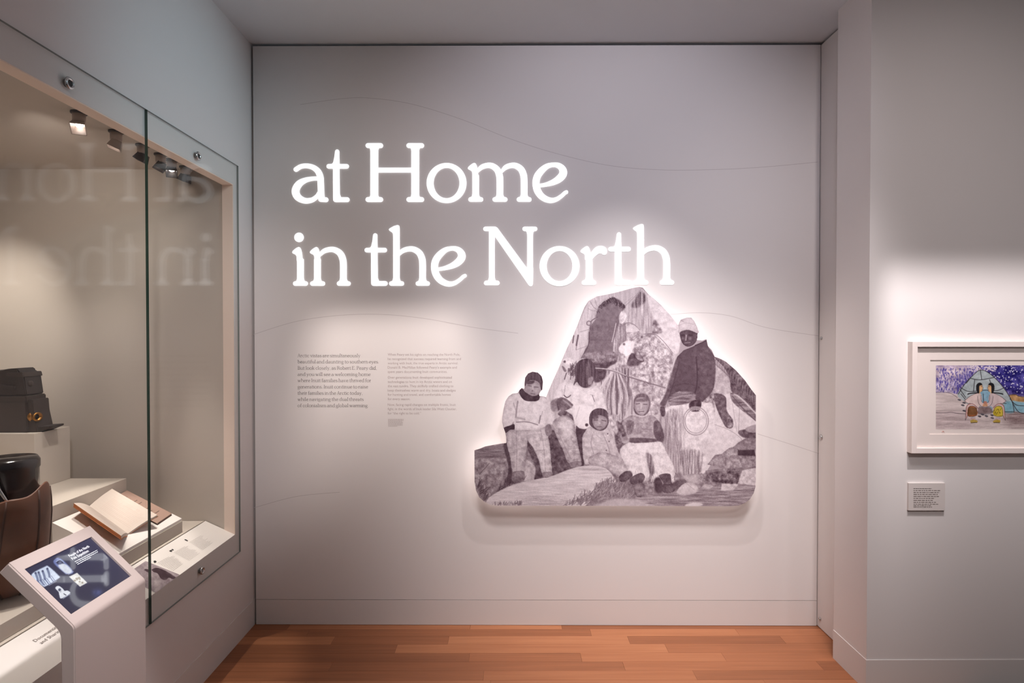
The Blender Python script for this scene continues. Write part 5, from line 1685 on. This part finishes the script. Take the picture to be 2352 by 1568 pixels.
for i in range(420):
    u, v = g_.uniform(300, 620), g_.uniform(270, 470)
    pl_([(u, v), (u + g_.uniform(-6, 6), v + g_.uniform(8, 20))], g_.uniform(4, 9), (.30, .26, .60) if g_.random() < .62 else (.90, .85, .88), .75)
for i in range(240):
    u, v = g_.uniform(720, UX), g_.uniform(255, 480)
    Pc.dot(u, v, g_.uniform(2.5, 7), (.86, .84, .93), 0)
for i in range(90):
    u, v = g_.uniform(560, 800), g_.uniform(255, 300)
    Pc.dot(u, v, g_.uniform(3, 8), (.88, .82, .86), 0)
# snow, land
pf_([(288, 478), (420, 478), (540, 520), (900, 500), (UX, 560), (UX, 788), (288, 788)], (.83, .77, .76), 1, n=.03, kind=4, smooth=False)
pf_([(288, 640), (540, 655), (560, 788), (288, 788)], (.78, .71, .71), 6, n=.04, kind=4)
pf_([(880, 650), (1040, 640), (1080, 740), (900, 740)], (.55, .46, .46), 14, n=.08, kind=4); pf_([(1100, 640), (UX, 640), (UX, 720), (1120, 720)], (.66, .58, .58), 14, n=.06, kind=4)
pf_([(905, 500), (960, 495), (1040, 515), (UX, 525), (UX, 560), (980, 555), (920, 540)], (.72, .55, .36), 1, n=.05); pl_([(905, 500), (960, 496), (1040, 516), (UX, 524)], 4, (.2, .17, .17))
pl_([(288, 478), (350, 474), (420, 488), (470, 520)], 4, (.35, .3, .32), .8); pl_([(288, 648), (360, 648), (420, 644), (480, 654), (550, 658)], 4, (.25, .2, .22), .85)
# dome tent
DM = [(470, 500), (530, 410), (600, 335), (662, 290), (730, 315), (810, 385), (880, 470), (930, 560), (945, 640), (870, 645), (640, 640), (540, 560)]
pf_(DM, (.70, .74, .75), 0, n=.03, kind=1)
pf_([(655, 470), (750, 470), (760, 640), (640, 640)], (.55, .70, .78), 2, n=.03); pf_([(870, 560), (940, 560), (945, 640), (870, 642)], (.50, .68, .74), 2, n=.04); pf_([(930, 550), (1028, 560), (UX, 590), (UX, 645), (990, 645)], (.56, .72, .78), 1, n=.03)
for c in ([(478, 492), (530, 410), (600, 335), (662, 290), (730, 312), (810, 382), (880, 470), (930, 560), (945, 640)], [(575, 358), (660, 372), (775, 352)], [(500, 438), (570, 470), (700, 458), (800, 462), (865, 436)], [(662, 290), (668, 330), (674, 368)], [(575, 362), (545, 400)], [(615, 372), (605, 470)], [(740, 370), (750, 400)], [(490, 450), (540, 520)], [(930, 560), (990, 645), (1100, 650)], [(910, 530), (960, 580), (1030, 590)], [(686, 490), (690, 560)], [(500, 490), (540, 540)], [(800, 560), (880, 570)], [(760, 640), (945, 640)]):
    pl_(c, 5.5, (.17, .15, .17), .9)
# two people facing one another, holding hands
def person(mx, hair, robe, leg, pat):
    s_ = lambda u: 704 + mx * (u - 704)
    q_ = lambda pts: [(s_(u), v) for u, v in pts]
    INK = (.20, .15, .17)
    # long back flap, body and hem of the parka
    pf_(q_([(536, 708), (540, 640), (548, 590), (575, 568), (610, 572), (640, 604), (637, 640), (620, 600), (590, 588), (562, 604), (556, 660)]), (.87, .76, .74), 0, n=.02)
    pf_(q_([(530, 548), (560, 520), (600, 496), (640, 482), (668, 492), (676, 540), (660, 580), (640, 606), (600, 574), (560, 570)]), robe, 0, n=.02)
    # legs, boots
    pf_(q_([(560, 606), (590, 592), (625, 604), (639, 640), (632, 668), (600, 680), (556, 672)]), leg, 0, n=.03)
    for k in range(7):
        if pat:
            pl_(q_([(572 + 10 * k, 602 + k), (560 + 11 * k, 664)]), 4.5, (.20, .24, .16), .85)
        else:
            Pc.dot(s_(570 + 10 * k), 612 + (k * 37) % 52, 3.6, (.35, .28, .1)); Pc.dot(s_(576 + 9 * k), 622 + (k * 23) % 44, 3.6, (.35, .28, .1))
    pf_(q_([(578, 682), (620, 680), (618, 708), (582, 708)]), (.84, .79, .78), 0); pl_(q_([(580, 690), (620, 689)]), 3, (.4, .32, .32)); pl_(q_([(580, 700), (620, 699)]), 3, (.6, .25, .22))
    pf_(q_([(580, 709), (620, 706), (640, 718), (630, 731), (586, 731)]), (.74, .62, .26), 0, n=.03); pl_(q_([(584, 732), (634, 730)]), 5, INK)
    # near arm reaching forward
    pf_(q_([(636, 500), (660, 494), (668, 530), (676, 562), (706, 572), (704, 592), (664, 596), (640, 566)]), tuple(x * .97 for x in robe), 0, n=.02)
    pl_(q_([(640, 510), (646, 560), (668, 592), (700, 594)]), 3, INK, .8); pl_(q_([(668, 500), (670, 540), (684, 562), (704, 570)]), 3, INK, .8)
    pf_(q_([(688, 572), (722, 576), (724, 592), (690, 594)]), (.86, .64, .48), 0)
    # head in profile
    pf_(q_([(644, 482), (643, 440), (650, 410), (668, 404), (679, 416), (680, 430), (687, 441), (680, 448), (681, 460), (672, 472), (662, 474), (660, 488)]), (.88, .70, .50), 0, n=.015, smooth=False)
    pl_(q_([(679, 416), (680, 430), (687, 441), (680, 448), (681, 460), (672, 472)]), 2.6, INK, .8, smooth=False)
    Pc.dot(s_(671), 430, 2.4, INK); pl_(q_([(664, 424), (675, 423)]), 2.4, INK); pl_(q_([(674, 457), (681, 457)]), 2.4, (.6, .25, .22))
    pf_(q_([(646, 484), (632, 468), (627, 440), (631, 412), (646, 398), (664, 397), (678, 408), (674, 416), (658, 420), (653, 440), (654, 462), (652, 484)]), hair, 0, n=.01)
    pl_(q_([(646, 480), (610, 482), (578, 486), (560, 490)]), 9, hair); pl_(q_([(575, 487), (556, 494)]), 6, hair)
    for c in ([(530, 548), (566, 516), (600, 497), (640, 482)], [(530, 548), (560, 570), (600, 574), (640, 606)], [(536, 710), (541, 640), (549, 590), (576, 568)], [(536, 710), (557, 665), (562, 606), (592, 590), (622, 602), (637, 640)], [(556, 672), (600, 680), (634, 668)]):
        pl_(q_(c), 3, INK, .85)
    pl_(q_([(545, 690), (549, 600), (580, 575), (612, 580), (636, 612)]), 2.4, (.70, .28, .26), .8)
pf_([(640, 600), (745, 600), (755, 655), (640, 655)], (.52, .44, .44), 2, n=.04)
person(1, (.12, .11, .13), (.88, .79, .77), (.62, .36, .20), True)
person(-1, (.12, .11, .13), (.84, .76, .76), (.82, .72, .25), False)
pl_([(690, 584), (720, 582)], 2.4, (.25, .18, .16)); pf_([(692, 556), (704, 550), (716, 556), (716, 574), (692, 574)], (.72, .48, .40), 0, n=.02)
for (u, v) in ((486, 540), (515, 585), (527, 632), (655, 678), (680, 662), (713, 676), (760, 668), (762, 692), (526, 565)):
    Pc.fill([(u - 16, v - 3), (u, v - 8), (u + 16, v), (u + 4, v + 8)], (.33, .31, .34), 0, n=.03)
ph_([(288, 700), (UX, 700), (UX, 785), (288, 785)], (.66, .58, .58), 260, 40, 0, 12, 2, 5, .4)
# ragged printed edge fades into the sheet
Pc.fill([(270, 786), (1560, 786), (1560, 800), (270, 800)], (.94, .89, .87), 0, n=0, smooth=False)
yP = yM + 0.003
pz = lambda uv: hits(np.stack([2070 + uv[:, 0] / Z5b, 770 + uv[:, 1] / Z5b], 1), (0, yP, 0), (0, -1, 0))
umax = 290 + (mx1 - mx0) / (fp(243 + 100, 206, yP).x - fp(243, 206, yP).x) * 100 - 2 * 46
M['colourprint'] = color_attr_mat('colour_print', 0.7, spec=0.15)
grid_print('picture', np.arange(290, min(umax, 1500), 2.6), np.arange(251, 787, 2.6), pz, lambda uv: np.clip(Pc.sample(uv), 0, 1), M['colourprint'], frame)
sm = fp(350, 806, yP - .0003); bm = bmesh.new()
tube(bm, [sm + Vector((-.004, 0, -.004)), sm + Vector((-.003, 0, .001)), sm + Vector((0, 0, .003)), sm + Vector((.003, 0, .001)), sm + Vector((.004, 0, -.004))], .0007, 5)
M['redmark'] = mat('red_stamp', (190, 110, 96), .8); bmobj('stamp', bm, M['redmark'], frame)
box('glazing', fx0 + fb + .0002, fx1 - fb - .0002, yM - .005, yM - .003, fz0 + fb + .0002, fz1 - fb - .0002, M['glazing'], frame)

# label card under the print
cd = 0.010
yC = YR - cd
ca, cb = fp(63, 1236, yC), fp(366, 1466, yC)
card = thing('label_card', 'small pale grey text card on the wall below the framed print', 'label', tuple((ca + cb) / 2))
M['card'] = mat('card_grey', (216, 208, 204), 0.7, spec=0.1)
box('card', ca.x, cb.x, yC, YR - 0.0005, cb.z, ca.z, M['card'], card, 0.0006)
tA, tB, tC, tD = fp(103, 1290, yC - .0005), fp(330, 1290, yC - .0005), fp(330, 1405, yC - .0005), fp(103, 1405, yC - .0005)
print_lines('card_text', lambda u, v: tA.lerp(tB, u).lerp(tD.lerp(tC, u), v), 7, M['ink_mid'], card, 0, 1, 0, 1, .3, .36, 31)
tA, tB, tC, tD = fp(103, 1406, yC - .0005), fp(315, 1406, yC - .0005), fp(315, 1442, yC - .0005), fp(103, 1442, yC - .0005)
print_lines('card_text', lambda u, v: tA.lerp(tB, u).lerp(tD.lerp(tC, u), v), 3, M['ink_mid'], card, 0, 1, 0, 1, .3, .4, 32)
tA, tB = fp(103, 1279, yC - .0005), fp(255, 1279, yC - .0005); dz = Vector((0, 0, -.003))
print_lines('card_text', lambda u, v: tA.lerp(tB, u) + dz * v, 1, M['ink'], card, 0, 1, 0, 1, 0, .6, 33)
